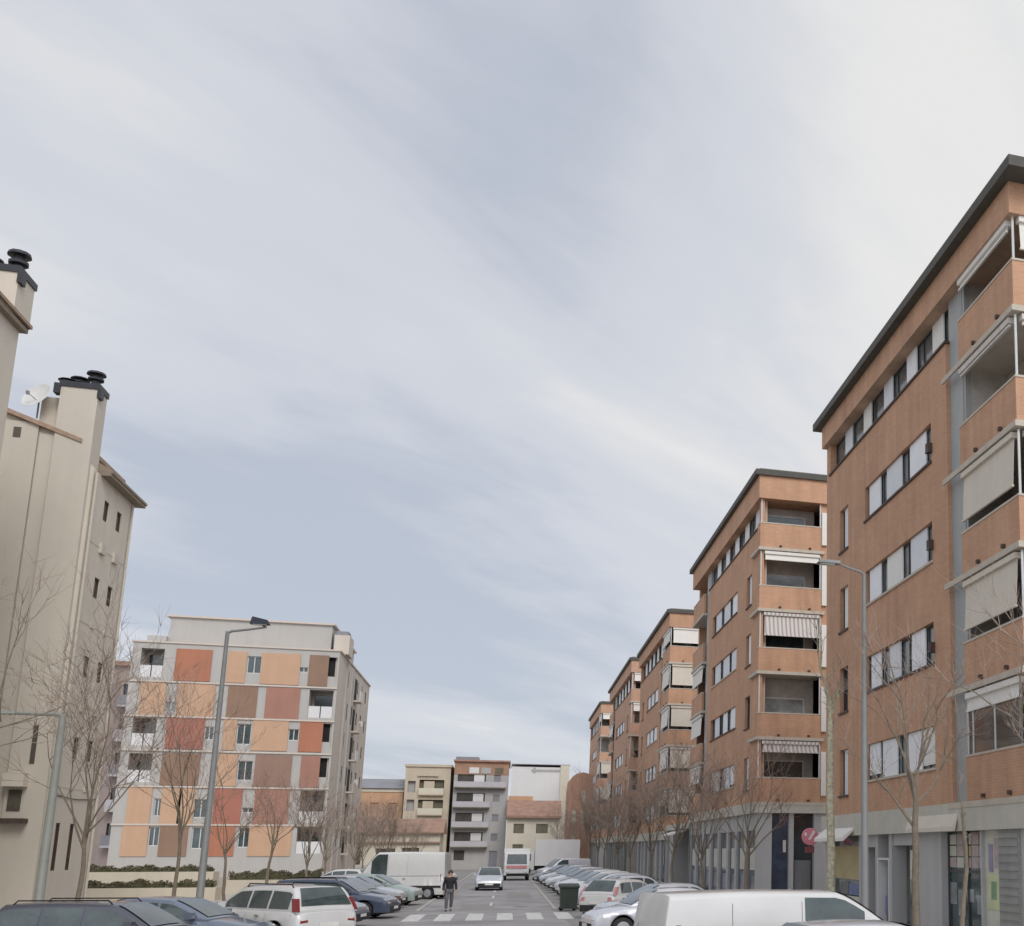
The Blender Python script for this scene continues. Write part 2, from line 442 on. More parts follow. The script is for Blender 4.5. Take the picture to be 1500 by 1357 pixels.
        # sliding doors
        mb = MB(); mb.box(.5 if mirrored else dp+.3, EW-.5, dp-.05, dp-.012, s+.02, s+2.25)
        dr = mb.build('balcony_door', M['frame'], root)
        mb = MB(); mb.box(.58 if mirrored else dp+.36, EW-.58, dp-.07, dp-.052, s+.1, s+2.17); mb.build('pane', M['paleglass'] if i % 2 else M['glass2'], dr)
        ua, ub = lg[0]+.5, lg[1]-.35
        mb = MB(); mb.box(dp-.05, dp-.012, max(ua, dp+.3 if not mirrored else ua), ub, s+.02, s+2.25)
        dr = mb.build('balcony_door', M['frame'], root)
        mb = MB(); a_ = max(ua, dp+.3 if not mirrored else ua); mb.box(dp-.07, dp-.052, a_+.08, ub-.08, s+.1, s+2.17); mb.build('pane', M['glass'], dr)
        # awnings
        def awning(face, u0, u1, spec):
            frac, m_ = spec
            hh = nxt - (s+ph+.06)
            mb = MB(); face.box(mb, u0, u1, po-.16, po+.04, nxt-.16, nxt-.005)
            aw = mb.build('awning', M[m_], root)
            if frac > 0:
                zb = nxt-.16-hh*frac
                mb = MB(); lean = .03 + .05*frac
                if face.k == 'S':
                    mb.add([(u0+.04, -po+.05, nxt-.14), (u1-.04, -po+.05, nxt-.14), (u1-.04, -po+.05-lean, zb), (u0+.04, -po+.05-lean, zb),
                            (u0+.04, -po+.065, nxt-.14), (u1-.04, -po+.065, nxt-.14), (u1-.04, -po+.065-lean, zb), (u0+.04, -po+.065-lean, zb)],
                           [(0,1,2,3),(7,6,5,4),(0,3,7,4),(1,5,6,2),(3,2,6,7)])
                    mb.box(u0+.02, u1-.02, -po+.02-lean, -po+.08-lean, zb-.06, zb)
                else:
                    mb.add([(-po+.05, u0+.04, nxt-.14), (-po+.05, u1-.04, nxt-.14), (-po+.05-lean, u1-.04, zb), (-po+.05-lean, u0+.04, zb),
                            (-po+.065, u0+.04, nxt-.14), (-po+.065, u1-.04, nxt-.14), (-po+.065-lean, u1-.04, zb), (-po+.065-lean, u0+.04, zb)],
                           [(3,2,1,0),(4,5,6,7),(4,7,3,0),(2,6,5,1),(7,6,2,3)])
                    mb.box(-po+.02-lean, -po+.08-lean, u0+.02, u1-.02, zb-.06, zb)
                mb.build('awning_cloth', M[m_], aw)
        if i < len(awn_end) and awn_end[i]: awning(Sx, (.16 if mirrored else .12), EW-.1, awn_end[i])
        if i < len(awn_street) and awn_street[i]: awning(W, lg[0]+.16, lg[1]-.1, awn_street[i])
    # ---- windows
    for i in range(n-1):
        a = S[i]+sill_h
        w = tw[1]-tw[0]
        def sp(f0, f1, dr): 
            return (tw[1]-w*f1, tw[1]-w*f0, dr) if not mirrored else (tw[0]+w*f0, tw[0]+w*f1, dr)
        sh = [sp(.035, .225, 1), sp(.33, .56, 1), sp(.68, .90, 1 if i != 3 else .97)]
        if i == 1: sh = [sp(.06, .22, 1), sp(.36, .52, 1), sp(.68, .86, 1)]
        if i == 0: sh = [sp(.03, .20, .86), sp(.24, .46, 1), sp(.62, .80, 1), sp(.82, .98, .9)]
        window(W, root, tw[0], tw[1], a, a+1.27, .14, sh, 8, gm=(M['paleglass'], M['midglass'], M['curtglass'], M['curtglass'])[i], sill=M['slab'] if i % 2 == 0 else M['brownsh'])
        sh2 = [(nw[0]+.1, nw[1]-.34, 1 if i != 1 else .0001)] if i != 1 else []
        window(W, root, nw[0], nw[1], S[i]+.72, S[i]+2.45, .16, sh2, 2, sill=M['brownsh'])
    w = at[1]-at[0]; sh = []
    for q in range(5):
        f0 = .05+q*.19
        sh.append((at[0]+w*f0, at[0]+w*(f0+.075), 1))
    window(W, root, at[0], at[1], az0, topb, .26, sh, 10, gm=M['midglass'], sill=M['brownsh'])
    return root

B1 = brick_block('nearest, largest brick block at the right edge, beige awnings let down over its balconies', 12, 24.1, 17.9, False,
    [3.9, 7.05, 10.22, 13.42, 16.6], 19.2, 20.1,
    awn_street=[(.18, 'awn_w'), (.70, 'awn'), (.72, 'awn'), (.02, 'awn_s'), (.10, 'awn_w')],
    awn_end=[None, (.7, 'awn'), (.7, 'awn'), (.05, 'awn_s'), (.6, 'awn_w')], roofx=.5, nov=1.75, glazed=(0,))
B2 = brick_block('second brick block from the right, open brick balconies stacked facing the camera', 12, 54.5, 21.6, True,
    [5.0, 8.3, 11.7, 15.0, 18.3], 20.95, 22.2,
    awn_end=[(.20, 'awn_stripe'), None, (.55, 'awn_stripe'), (.14, 'awn_w'), None], awn_street=[(.5, 'awn_w'), (.6, 'awn_w'), (.5, 'awn_w'), None, None], screens=(0, 1, 2, 3, 4))
B3 = brick_block('third brick apartment block from the right, every end balcony covered by a long pale awning', 12, 88.2, 21.6, False,
    [4.1, 7.55, 10.95, 14.3, 17.7], 20.6, 21.75,
    awn_end=[(.80, 'awn'), (.74, 'awn'), (.76, 'awn'), (.76, 'awn'), (.70, 'awn_w')], awn_street=[(.5, 'awn'), (.75, 'awn_w'), (.72, 'awn_w'), (.72, 'awn_w'), (.6, 'awn_w')])
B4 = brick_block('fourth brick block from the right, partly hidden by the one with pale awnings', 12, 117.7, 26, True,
    [4.2, 7.6, 11.0, 14.7, 18.3], 21.4, 22.7, simple=True, brick='brick_hazed',
    awn_end=[None, None, None, (.3, 'awn_w'), (.4, 'awn_w')], awn_street=[None, (.6, 'awn_w'), None, (.5, 'awn_w'), None])
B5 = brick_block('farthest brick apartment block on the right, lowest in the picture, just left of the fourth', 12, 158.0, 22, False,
    [4.3, 7.7, 11.3, 15.0, 18.6], 21.8, 23.1, simple=True, brick='brick_hazed',
    awn_end=[None, (.6, 'awn'), (.6, 'awn'), None, (.35, 'awn_w')], awn_street=[None, (.6, 'awn_w'), (.6, 'awn_w'), None, (.5, 'awn_w')])

# ---- ground floors with the shops
def shop_band(root, Ln, z0, z1, D=13.5, proud=.16):
    mb = MB(); mb.box(-proud, D+.05, -proud, Ln+.1, z0, z1); return mb.build('stone_band', M['band'], root)

W0 = Face('W'); S0 = Face('S')
for z in (14.62, 11.5, 8.3):
    g = MB(); W0.box(g, 5.99, 6.2, .004, .16, z+.2, z+.46); ac = g.build('air_conditioner', M['brownsh'], B1)
    g = MB(); W0.box(g, 5.98, 6.21, .004, .17, z+.15, z+.195); g.build('bracket', M['darkframe'], ac)
# block 1
shop_band(B1, 17.9, 3.12, 3.895)
g = MB()
for a, b in ((0, 1.0-.45), (2.9, 3.0), (5.75, 7.65), (10.05, 10.35), (11.45, 11.75), (13.2, 13.6), (17.3, 17.9)): W0.box(g, a, b, -.5, 0, .12, 3.12)
W0.box(g, 7.65, 10.05, -.5, -.05, 2.75, 3.12); W0.box(g, 11.75, 13.2, -.5, -.05, 2.7, 3.12)
g.box(.5, 13.4, .0, .3, .12, 3.12); g.box(.5, 13.4, 17.6, 17.9, .12, 3.12); g.box(1.6, 1.8, .3, 17.6, .12, 3.12)
sf = g.build('storefront', M['shopgrey'], B1)
g = MB(); W0.box(g, .55, 1.75, -.4, .05, .12, 3.12)
for q in range(14): W0.box(g, .6, 1.7, .05, .075, .3+q*.2, .42+q*.2)
g.build('louvre_pier', M['louvre'], B1)
g = MB(); W0.box(g, 3.0, 5.75, -.35, -.25, .3, 3.1); pn = g.build('shop_window', M['glass2'], B1)
g = MB()
for q in (3.0, 4.3, 5.68): W0.box(g, q, q+.07, -.25, -.2, .3, 3.1)
W0.box(g, 3.07, 5.68, -.25, -.205, 1.98, 2.06); W0.box(g, 3.07, 5.68, -.25, -.2, .12, .3); g.build('frame', M['darkframe'], pn)
g = MB(); rr = random.Random(3); cols = []
for q in range(5):
    for z in range(3):
        u = 3.12+q*.52; W0.box(g, u, u+.46, -.25, -.235, 2.12+z*.32, 2.12+z*.32+.28, rr.randrange(4))
g.build('poster', [M['pinkp'], M['pale_p'], M['yellowp'], M['pinkp']], pn, label='rows of small coloured posters on the shop glass')
g = MB()
for q, z, hh in ((3.3, .9, .5), (4.0, 1.2, .35), (4.6, .8, .7), (5.2, 1.1, .6)): W0.box(g, q, q+.5, -.25, -.238, z, z+hh)
g.build('poster', M['paleglass'], pn, label='pale notices low on the shop glass')
def poster(m, u0, u1, z0, z1, lab, parent, d=.012):
    g = MB(); W0.box(g, u0, u1, -.0, d, z0, z1); return g.build('poster', m, parent, label=lab)
g = MB(); W0.box(g, 1.75, 2.9, -.2, -.1, .12, 3.12); bd = g.build('display_board', M['pale_p'], B1)
g = MB(); W0.box(g, 1.95, 2.75, -.1, -.08, 1.1, 2.0); W0.box(g, 2.2, 2.5, -.08, -.07, 1.35, 1.8, 1); g.build('poster', [M['lime_p'], M['green_p']], bd, label='lime green poster')
g = MB(); W0.box(g, 2.4, 2.65, -.1, -.08, 2.05, 2.75); g.build('poster', M['violet_p'], bd, label='violet vertical poster')
g = MB(); W0.box(g, 2.0, 2.3, -.1, -.08, 2.15, 2.9); g.build('poster', M['pinkp'], bd, label='pink poster')
g = MB(); W0.box(g, 7.7, 8.9, -.3, -.2, .2, 2.75); w_ = g.build('shop_window', M['glass2'], B1)
g = MB(); W0.box(g, 8.15, 8.85, -.2, -.185, 1.7, 2.6, 0); W0.box(g, 7.9, 8.8, -.2, -.18, 1.28, 1.62, 1); W0.box(g, 8.1, 8.5, -.2, -.18, .7, 1.2, 2)
g.build('poster', [M['pale_p'], M['green_p'], M['darkred']], w_, label='cream, green and dark red notices in the narrow shop window')
g = MB(); W0.box(g, 10.35, 11.45, -.32, -.3, .12, 2.3); W0.box(g, 10.3, 10.38, -.3, .02, .12, 2.35); W0.box(g, 11.42, 11.5, -.3, .02, .12, 2.35); W0.box(g, 10.38, 11.42, -.3, .02, 2.28, 2.35)
dr = g.build('shop_door', M['frame'], B1)
g = MB(); W0.box(g, 10.42, 11.0, -.3, -.28, .2, 2.25); g.build('doorway', M['void'], dr)
g = MB(); W0.box(g, 11.05, 11.38, -.3, -.27, .2, 2.2); g.build('door_leaf', M['paleglass'], dr)
g = MB(); W0.box(g, 10.6, 11.3, -.28, -.2, .5, 1.1); W0.box(g, 10.5, 10.95, -.27, -.15, .35, .8, 1); g.build('hanging_goods', [M['blue_c'], M['darkred']], dr)
g = MB(); W0.box(g, 13.6, 17.3, -.3, -.2, .12, 3.1); w_ = g.build('shop_window', M['glass2'], B1)
g = MB(); W0.box(g, 13.7, 17.2, -.2, -.18, 1.55, 2.75); g.build('poster', M['yellowp'], w_, label='big yellow shop blind')
g = MB(); W0.box(g, 13.7, 17.2, -.2, -.17, .6, .95); W0.box(g, 14.2, 15.3, -.2, -.16, 1.0, 1.4, 1); W0.box(g, 15.4, 16.4, -.2, -.165, 1.0, 1.45, 2)
g.build('shop_display', [M['pale_p'], M['blue_c'], M['shopgrey_d']], w_)
def shop_awning(root, u0, u1, z0, z1, proj, m, name='shop_awning'):
    g = MB(); pts = [(-.16, z1), (-.16-proj, z0+.12), (-.16-proj, z0), (-.1-proj, z0), (-.16, z1-.1)]
    vs = []; 
    for u in (u0, u1):
        for (x, z) in pts: vs.append((x, u, z))
    g.add(vs, [(0,1,2,3,4), (9,8,7,6,5)] + [(i, i+5, (i+1) % 5+5, (i+1) % 5) for i in range(5)])
    return g.build(name, m, root)
shop_awning(B1, 4.1, 7.9, 3.12, 3.6, .16, M['awn'])
shop_awning(B1, 13.7, 17.4, 2.92, 3.4, .45, M['awn_w'])
# block 2
shop_band(B2, 21.6, 4.45, 4.995)
g = MB()
g.box(.0, .75, 0.0, .5, .1, 4.45); g.box(1.65, 1.9, .05, .4, .1, 4.45); g.box(2.95, 3.6, .0, .5, .1, 4.45); g.box(3.6, 13.4, 0, .4, .1, 4.45)
for q in (2.6, 5.2, 7.6, 10.4, 13.1, 15.8, 18.5, 21.2): W0.box(g, q, q+.55, -.3, 0, .1, 4.45)
W0.box(g, .5, 21.6, -.3, -.06, 3.6, 4.45); g.box(1.6, 1.8, .5, 21.6, .1, 4.45); g.box(.0, 13.4, 21.3, 21.59, .1, 4.45)
g.build('storefront', M['shopgrey'], B2)
g = MB(); g.box(.75, 1.65, .3, .36, .1, 4.44); g.build('shop_window', M['blueglass'], B2)
g = MB(); g.box(1.9, 2.95, .3, .36, .1, 4.44); w_ = g.build('shop_window', M['glass'], B2)
g = MB(); g.box(2.0, 2.85, .27, .3, .6, 2.1); g.build('poster', M['shopgrey_d'], w_)
g = MB(); g.box(1.4, 1.55, .26, .3, 2.5, 3.1); g.build('poster', M['signwhite'], w_)
for q, (a, b) in enumerate(((.55, 2.6), (3.15, 5.2), (5.75, 7.6), (8.15, 10.4), (10.95, 13.1), (13.65, 15.8), (16.35, 18.5), (19.05, 21.2))):
    g = MB(); W0.box(g, a, b, -.2, -.12, .3, 3.6); w_ = g.build('shop_window', M['glass2'] if q % 2 else M['blueglass'], B2)
    g = MB(); W0.box(g, a+.3, b-.5, -.12, -.10, 1.6, 2.7); W0.box(g, a+.2, b-.9, -.12, -.09, .5, 1.3, 1); g.build('poster', [M['pale_p'], M['violet_p'] if q % 2 else M['paleglass']], w_)
# blocks 3 to 5
for Bx, Ln, zb, z2 in ((B3, 21.6, 3.4, 4.095), (B4, 26, 3.5, 4.195), (B5, 22, 3.6, 4.295)):
    shop_band(Bx, Ln, zb, z2, proud=.1)
    g = MB()
    q = 0
    while q < Ln-.6: W0.box(g, q, q+.5, -.25, 0, .1, zb); q += 2.7
    g.box(0, 13.4, 0.01, .4, .1, zb); g.box(1.6, 1.8, .4, Ln, .1, zb)
    g.build('storefront', M['shopgrey'] if Bx is not B4 else M['louvre'], Bx)
    q = .5; j = 0
    while q < Ln-2.2:
        g = MB(); W0.box(g, q, q+2.2, -.18, -.12, .3, zb); g.build('shop_window', (M['glass2'], M['shopgrey_d'], M['paleglass'])[j % 3], Bx); q += 2.7; j += 1

# low shop wing with the dark passage between block 2 and block 3
pod = thing('shop_wing', 'low grey shop wing with a dark open passage, between the second and third brick blocks', 'shop building', (12.3, 76.4, 0))
g = MB(); g.box(0, 12, 0, 1.6, .1, 4.1); g.box(0, 12, 9.6, 11.6, .1, 4.1); g.box(4, 12, 1.6, 9.6, .1, 4.1); g.build('wall', M['shopgrey'], pod)
g = MB(); g.box(-.3, 12, -.05, 11.7, 4.1, 4.5); g.build('roof_slab', M['band'], pod)
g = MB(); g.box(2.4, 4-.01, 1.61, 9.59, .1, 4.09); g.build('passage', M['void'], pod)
g = MB(); g.add([(-.05, 3, 4.05), (-.05, 8.8, 4.05), (-1.0, 8.8, 3.75), (-1.0, 3, 3.75), (-.05, 3, 3.95), (-.05, 8.8, 3.95), (-1.0, 8.8, 3.65), (-1.0, 3, 3.65)],
      [(0,3,2,1), (4,5,6,7), (0,4,7,3), (1,2,6,5), (3,7,6,2), (0,1,5,4)]); g.build('shop_awning', M['awn_w'], pod)

# round pink blade sign on the far corner of block 1
sg = thing('blade_sign', 'round pink and white shop sign sticking out over the pavement beside the yellow shop blind', 'shop sign', (11.6, 42.05, 0))
g = MB(); g.lathe([(.32, -.05), (.34, -.03), (.34, .03), (.32, .05)], (-.22, 0, 3.12), 22, axis='y'); g.build('disc', M['pink'], sg)
g = MB(); g.poly_prism([(-.32, 3.02), (-.24, 2.98), (-.1, 3.18), (-.02, 3.32), (-.12, 3.36), (-.2, 3.2)], 'y', -.062, -.051)
g.poly_prism([(-.48, 3.18), (-.38, 3.14), (-.36, 3.26), (-.44, 3.3)], 'y', -.06, -.0515); g.build('emblem', M['signwhite'], sg)
g = MB(); g.box(.09, .52, -.05, .05, 2.86, 3.3); g.build('side_panel', M['signwhite'], sg)
g = MB(); g.box(-.42, -.06, -.045, .045, 2.5, 2.74); g.build('lower_panel', M['darkred'], sg)
g = MB(); g.tube([(.42, 0, 3.22), (.42, 0, 3.45)], .025, 6); g.tube([(-.24, 0, 2.74), (-.24, 0, 2.8)], .03, 6); g.build('bracket', M['darkframe'], sg)

# ------------------------------------------------------------------ cream building on the left
CB = thing('cream_apartment_building', 'tall cream rendered apartment building at the left edge with black capped chimneys', 'apartment building', (-16, 30, 0))
# local: x = X+16, y = Y-30
g = MB()
g.box(-14, 0, -8, 9.5, 0, 19.35)                           # near wing
g.box(-14, -4.6, 9.5, 17.1, 0, 18.4)                       # recess
g.build('wall', M['cream'], CB)
E0 = Face('E', 0.0)
holes = []
def floor_z(k): return 15.5-3.15*k
for k in range(4):
    z = floor_z(k)
    holes.append((18.6, 19.15, z, z+.82)); holes.append((20.1, 20.65, z, z+.82))
for u in (17.9, 19.3): holes.append((u, u+.42, 1.85, 3.6))
g = MB(); wall_cells(g, E0, 17.1, 21.9, 0, 17.1, holes, .3); g.box(-14, -.3, 17.1, 17.4, 0, 17.1)
g.box(-14, -.3, 21.6, 21.9, 0, 17.1)
# gable over the end wall
g.poly_prism([(-14, 17.1), (0, 17.1), (-.75, 18.15), (-5.2, 19.75), (-14, 19.75)], 'y', 17.1, 17.4)
g.build('wall', M['cream_l'], CB)
for k in range(4):
    z = floor_z(k)
    for u in (18.6, 20.1):
        w_ = window(E0, CB, u, u+.55, z, z+.82, .04, (), 1, fm=M['brownsh'], gm=M['smallwin'])
        g = MB(); E0.box(g, u+.0, u+.5, .0, .10, z-1.35, z-.95) if k in (0, 2) else E0.box(g, u+.1, u+.45, 0, .04, z-1.2, z-1.0)
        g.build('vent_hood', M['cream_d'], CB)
for u in (17.9, 19.3): window(E0, CB, u, u+.42, 1.85, 3.6, .02, (), 1, fm=M['brownsh'], gm=M['brownsh'])
# chimney shafts and pilasters on the end wall
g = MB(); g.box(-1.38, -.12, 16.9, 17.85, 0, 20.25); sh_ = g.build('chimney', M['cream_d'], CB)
def cowl(parent, x0, x1, y0, y1, z, caps):
    g = MB(); g.box(x0-.05, x1+.05, y0-.05, y1+.05, z, z+.22)
    g.box(x1-.02, x1+.10, y0-.06, y0+.3, z-.35, z+.02); g.box(x0-.22, x0, y0-.06, y0+.3, z-.3, z+.1)
    base = g.build('chimney_cap', M['black'], parent)
    for (cx, cy, h) in caps:
        g = MB(); g.lathe([(.15, 0), (.15, h*.4), (.28, h*.45), (.28, h*.58), (.15, h*.62), (.15, h*.82), (.34, h*.85), (.3, h), (.02, h*1.05)], (cx, cy, z+.2), 10)
        g.build('cowl', M['black'], base)
cowl(sh_, -1.38, -.12, 16.9, 17.85, 20.25, [(-.36, 17.2, .58), (-.95, 17.4, .36), (-1.32, 17.3, .2)])
g = MB(); g.box(-2.15, -1.4, 17.45, 18.4, 17, 19.95); g.build('chimney', M['cream_l'], CB, label='short pale pinkish chimney beside the satellite dish')
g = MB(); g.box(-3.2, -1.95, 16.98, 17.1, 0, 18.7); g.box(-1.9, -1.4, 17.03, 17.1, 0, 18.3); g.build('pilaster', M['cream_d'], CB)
# small dark openings in the end wall
SE = Face('S', 17.1)
for (x, z) in ((-2.62, 18.05), (-3.3, 17.6), (-3.35, 15.2), (-3.2, 12.9)):
    g = MB(); SE.box(g, x-.12, x+.12, .0 if x < -3.2 else .121, .14, z, z+.4); g.build('vent', M['smallwin'], CB)
# roofs
g = MB(); g.poly_prism([(-.45, 18.2), (-5.2, 19.95), (-14.2, 19.95), (-14.2, 19.8), (-5.2, 19.78), (-.45, 18.03)], 'y', 16.85, 17.9); 
g.poly_prism([(-.45, 18.2), (-5.2, 19.95), (-14.2, 19.95), (-14.2, 19.8), (-5.2, 19.78), (-.45, 18.03)], 'y', 17.9, 22.0)
g.build('roof', M['tile'], CB)
g = MB(); g.box(-.3, .34, 17.88, 22.25, 17.1, 17.22); g.poly_prism([(.38, 17.22), (.38, 17.32), (-.6, 17.9), (-.6, 17.22)], 'y', 17.88, 22.3)
g.build('eave', M['eave_brown'], CB)
g = MB(); g.poly_prism([(.28, 19.35), (.28, 19.46), (-5, 21.0), (-14, 21.0), (-14, 19.35)], 'y', -8.5, 9.7); g.build('roof', M['tile'], CB)
g = MB(); g.box(-.2, .2, -8.4, 9.62, 19.15, 19.345); g.build('eave', M['eave_brown'], CB)
g = MB(); g.box(-2.3, .2, 8.45, 9.66, 19.3, 20.7); s2 = g.build('chimney', M['cream'], CB)
cowl(s2, -2.3, .2, 8.45, 9.66, 20.7, [(-.1, 9.05, .75), (-.85, 9.1, .45), (-1.7, 9.1, .5)])
holes = None
for k in range(6):
    for u in (-4, 0, 4, 7):
        w_ = window(Face('E', .004), CB, u, u+.9, 1.6+2.9*k, 2.9+2.9*k, -.03, (), 2, fm=M['brownsh'], gm=M['smallwin'])
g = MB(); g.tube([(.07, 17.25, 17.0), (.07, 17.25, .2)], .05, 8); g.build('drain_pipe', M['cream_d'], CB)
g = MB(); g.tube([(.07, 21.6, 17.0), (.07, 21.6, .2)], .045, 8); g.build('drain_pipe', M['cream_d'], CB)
g = MB(); g.tube([(.02, 17.3, 4.6), (.03, 19.5, 4.52), (.02, 21.85, 4.62)], .018, 5); g.build('wall_cable', M['brownsh'], CB)
g = MB(); g.tube([(-1.41, 17.0, 18.2), (-1.41, 17.0, 9.0), (-1.41, 17.0, .3)], .022, 5); g.build('wall_cable', M['cream_d'], CB)
for z in (14.35, 11.2, 8.05, 4.9):
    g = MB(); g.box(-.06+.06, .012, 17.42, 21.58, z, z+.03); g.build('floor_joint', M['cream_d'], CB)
SC_ = Face('S', 16.9)
g = MB(); SC_.box(g, -1.25, -.85, .0, .05, 4.0, 4.75); w_ = g.build('window', M['smallwin'], CB)
g = MB(); SC_.box(g, -1.36, -.7, .0, .45, 4.85, 5.35); g.build('awning_box', M['cream_l'], w_)
g = MB(); SC_.box(g, -1.38, -.55, .0, .5, 3.55, 3.72); g.build('ledge', M['brownsh'], w_)
g = MB(); SC_.box(g, -.75, -.6, .0, .03, 5.7, 7.1); g.build('window', M['smallwin'], CB)
# satellite dish on the roof
ds = thing('satellite_dish', 'pale round satellite dish on the cream roof left of the second chimney', 'satellite dish', (-18.2, 47.35, 19.2))
g = MB(); pr = [(.02, 0), (.22, .015), (.42, .055), (.58, .12), (.59, .11), (.42, .04), (.02, -.015)]
g.lathe(pr, (0, 0, 0), 20); o = g.build('reflector', M['dish'], ds); o.location = (0, -.12, .62); o.rotation_euler = (R(68), 0, R(-28))
g = MB(); g.tube([(0, 0, -.2), (0, 0, .62)], .03, 6); g.build('mast', M['pole'], ds)
g = MB(); g.tube([(0, -.14, .45), (-.2, -.5, .6)], .015, 5); g.box(-.26, -.16, -.56, -.46, .55, .68); g.build('receiver_arm', M['pole'], ds)

# ------------------------------------------------------------------ building with coloured panels
OB = thing('panel_apartment_building', 'apartment building with a chequer of rust, brown and apricot panels on a pale facade', 'apartment building', (0, 94, 0))
rows = [(15.4, 17.75), (12.7, 15.05), (10.2, 12.45), (7.45, 9.75), (4.5, 7.15), (2.2, 4.35)]
XL, XR = -27.9, -13.5
SF = Face('S')
L0, L1 = -27.3, -25.75; R0, R1 = -15.45, -13.7
holes = []
for r in (0, 2, 3): holes.append((L0, L1, rows[r][0]+.15, rows[r][1]))
for r in (1, 4, 5): holes.append((R0, R1, rows[r][0]+.15, rows[r][1]))
for r in (0, 2, 3): holes.append((-14.3, R1+.06, rows[r][0]+.3, rows[r][1]-.05))
wins = [(0, -20.05, -19.05, .75, 2.1), (2, -22.5, -21.85, .7, 1.7), (5, -25.45, -24.75, .7, 2.1), (5, -22.6, -21.5, .5, 2.1), (5, -19.5, -18.7, .6, 2.1),
        (1, -25.3, -24.6, .2, 1.0), (0, -16.35, -15.7, 1.0, 1.4), (4, -19.4, -18.6, .9, 1.3), (2, -20.3, -19.3, .4, 2.0), (3, -20.0, -18.95, .4, 1.9), (2, -16.7, -15.95, .8, 1.7), (4, -25.3, -24.8, .6, 1.9), (4, -22.7, -21.7, .5, 1.9)]
for (r, a, b, z0, z1) in wins: holes.append((a, b, rows[r][0]+z0, rows[r][0]+z1))
g = MB(); wall_cells(g, SF, XL, XR, .9, 18.2, holes, .3)
g.box(XL, XL+.3, .3, 20, .9, 18.2); g.box(XL, XR-.3, 19.7, 20, .9, 18.2)
g.build('wall', M['owall'], OB)
for (r, a, b, z0, z1) in wins:
    window(SF, OB, a, b, rows[r][0]+z0, rows[r][0]+z1, .12, (), 2, fm=M['frame'], gm=M['glass2'] if r != 1 else M['paleglass'])
panels = [  # row, x0, x1, material
 (0,-24.85,-22.6,'p_red'),(0,-21.3,-20.2,'p_or'),(0,-18.95,-16.4,'p_or'),(0,-15.55,-14.35,'p_br'),
 (1,-26.95,-25.45,'p_or'),(1,-24.45,-22.15,'p_or'),(1,-21.05,-19.2,'p_br'),(1,-18.4,-16.2,'p_rb'),
 (2,-24.95,-22.6,'p_crim'),(2,-21.1,-20.4,'p_or'),(2,-19.1,-16.8,'p_or'),(2,-15.8,-14.35,'p_red'),
 (3,-25.0,-22.65,'p_br'),(3,-21.25,-20.1,'p_or'),(3,-18.7,-16.35,'p_mv'),(3,-15.5,-14.35,'p_rb'),
 (4,-26.95,-25.6,'p_or'),(4,-24.75,-23.65,'p_or'),(4,-21.25,-19.55,'p_crim'),(4,-18.5,-16.3,'p_rb'),(4,-23.6,-22.75,'p_or'),
 (5,-27.05,-25.55,'p_or'),(5,-24.6,-22.95,'p_br'),(5,-21.4,-19.8,'p_red'),(5,-18.65,-15.9,'p_or')]
for (r, a, b, m_) in panels:
    g = MB(); SF.box(g, a-.10, b+.10, .0, .07, rows[r][0]-.05, rows[r][1]+.07); g.build('panel', M[m_], OB)
g = MB()
for z in (15.13, 12.48, 9.9, 7.2, 4.38): SF.box(g, XL-.03, XR+.03, .075, .12, z+.03, z+.16)
g.build('slab_line', M['lime'], OB)
for (hs, x0, x1) in ([((0, 2, 3), L0, L1), ((1, 4, 5), R0, R1)]):
    for r in hs:
        z0, z1 = rows[r]
        g = MB(); g.box(x0-.01, x1+.01, 1.5, 1.6, z0, z1+.1); g.box(x0-.01, x1+.01, .3, 1.5, z0+.05, z0+.14); g.box(x0-.01, x1+.01, .3, 1.5, z1, z1+.09)
        g.box(x0-.1, x0-.01, .3, 1.6, z0, z1); g.box(x1+.01, x1+.1, .3, 1.6, z0, z1); lo = g.build('loggia', M['recess'], OB)
        g = MB(); SF.box(g, x0+.02, (x0+x1)/2-.04, -.1, -.02, z0+.15, z0+1.05); SF.box(g, (x0+x1)/2+.04, x1-.02, -.1, -.02, z0+.15, z0+1.05); g.build('parapet', M['f_white'], lo)
        g = MB(); g.box(x0+.2, x1-.3, 1.44, 1.49, z0+.15, z1-.3); g.build('pane', M['glass2'], lo)
for r in (0, 2, 3):
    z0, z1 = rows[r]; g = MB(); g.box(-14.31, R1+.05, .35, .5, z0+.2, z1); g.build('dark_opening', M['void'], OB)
    g = MB(); SF.box(g, -14.28, R1+.04, -.1, -.02, z0+.3, z0+.75); g.build('parapet', M['owall'], OB)
# attic storey
g = MB(); g.box(-26.3, -14.6, 2.6, 16, 18.2, 20.75); g.box(-27.6, -26.3, 2.0, 16, 18.2, 19.1); g.build('attic', M['owall'], OB)
g = MB(); g.box(-26.55, -14.4, 2.4, 16.2, 20.75, 20.9); g.box(XL-.1, XR+.1, -.1, 20.1, 18.2, 18.32); g.build('roof', M['lime'], OB)
g = MB(); g.box(-14.5, -14.25, 2.9, 3.4, 18.33, 20.2); g.build('flue', M['f_slate'], OB)
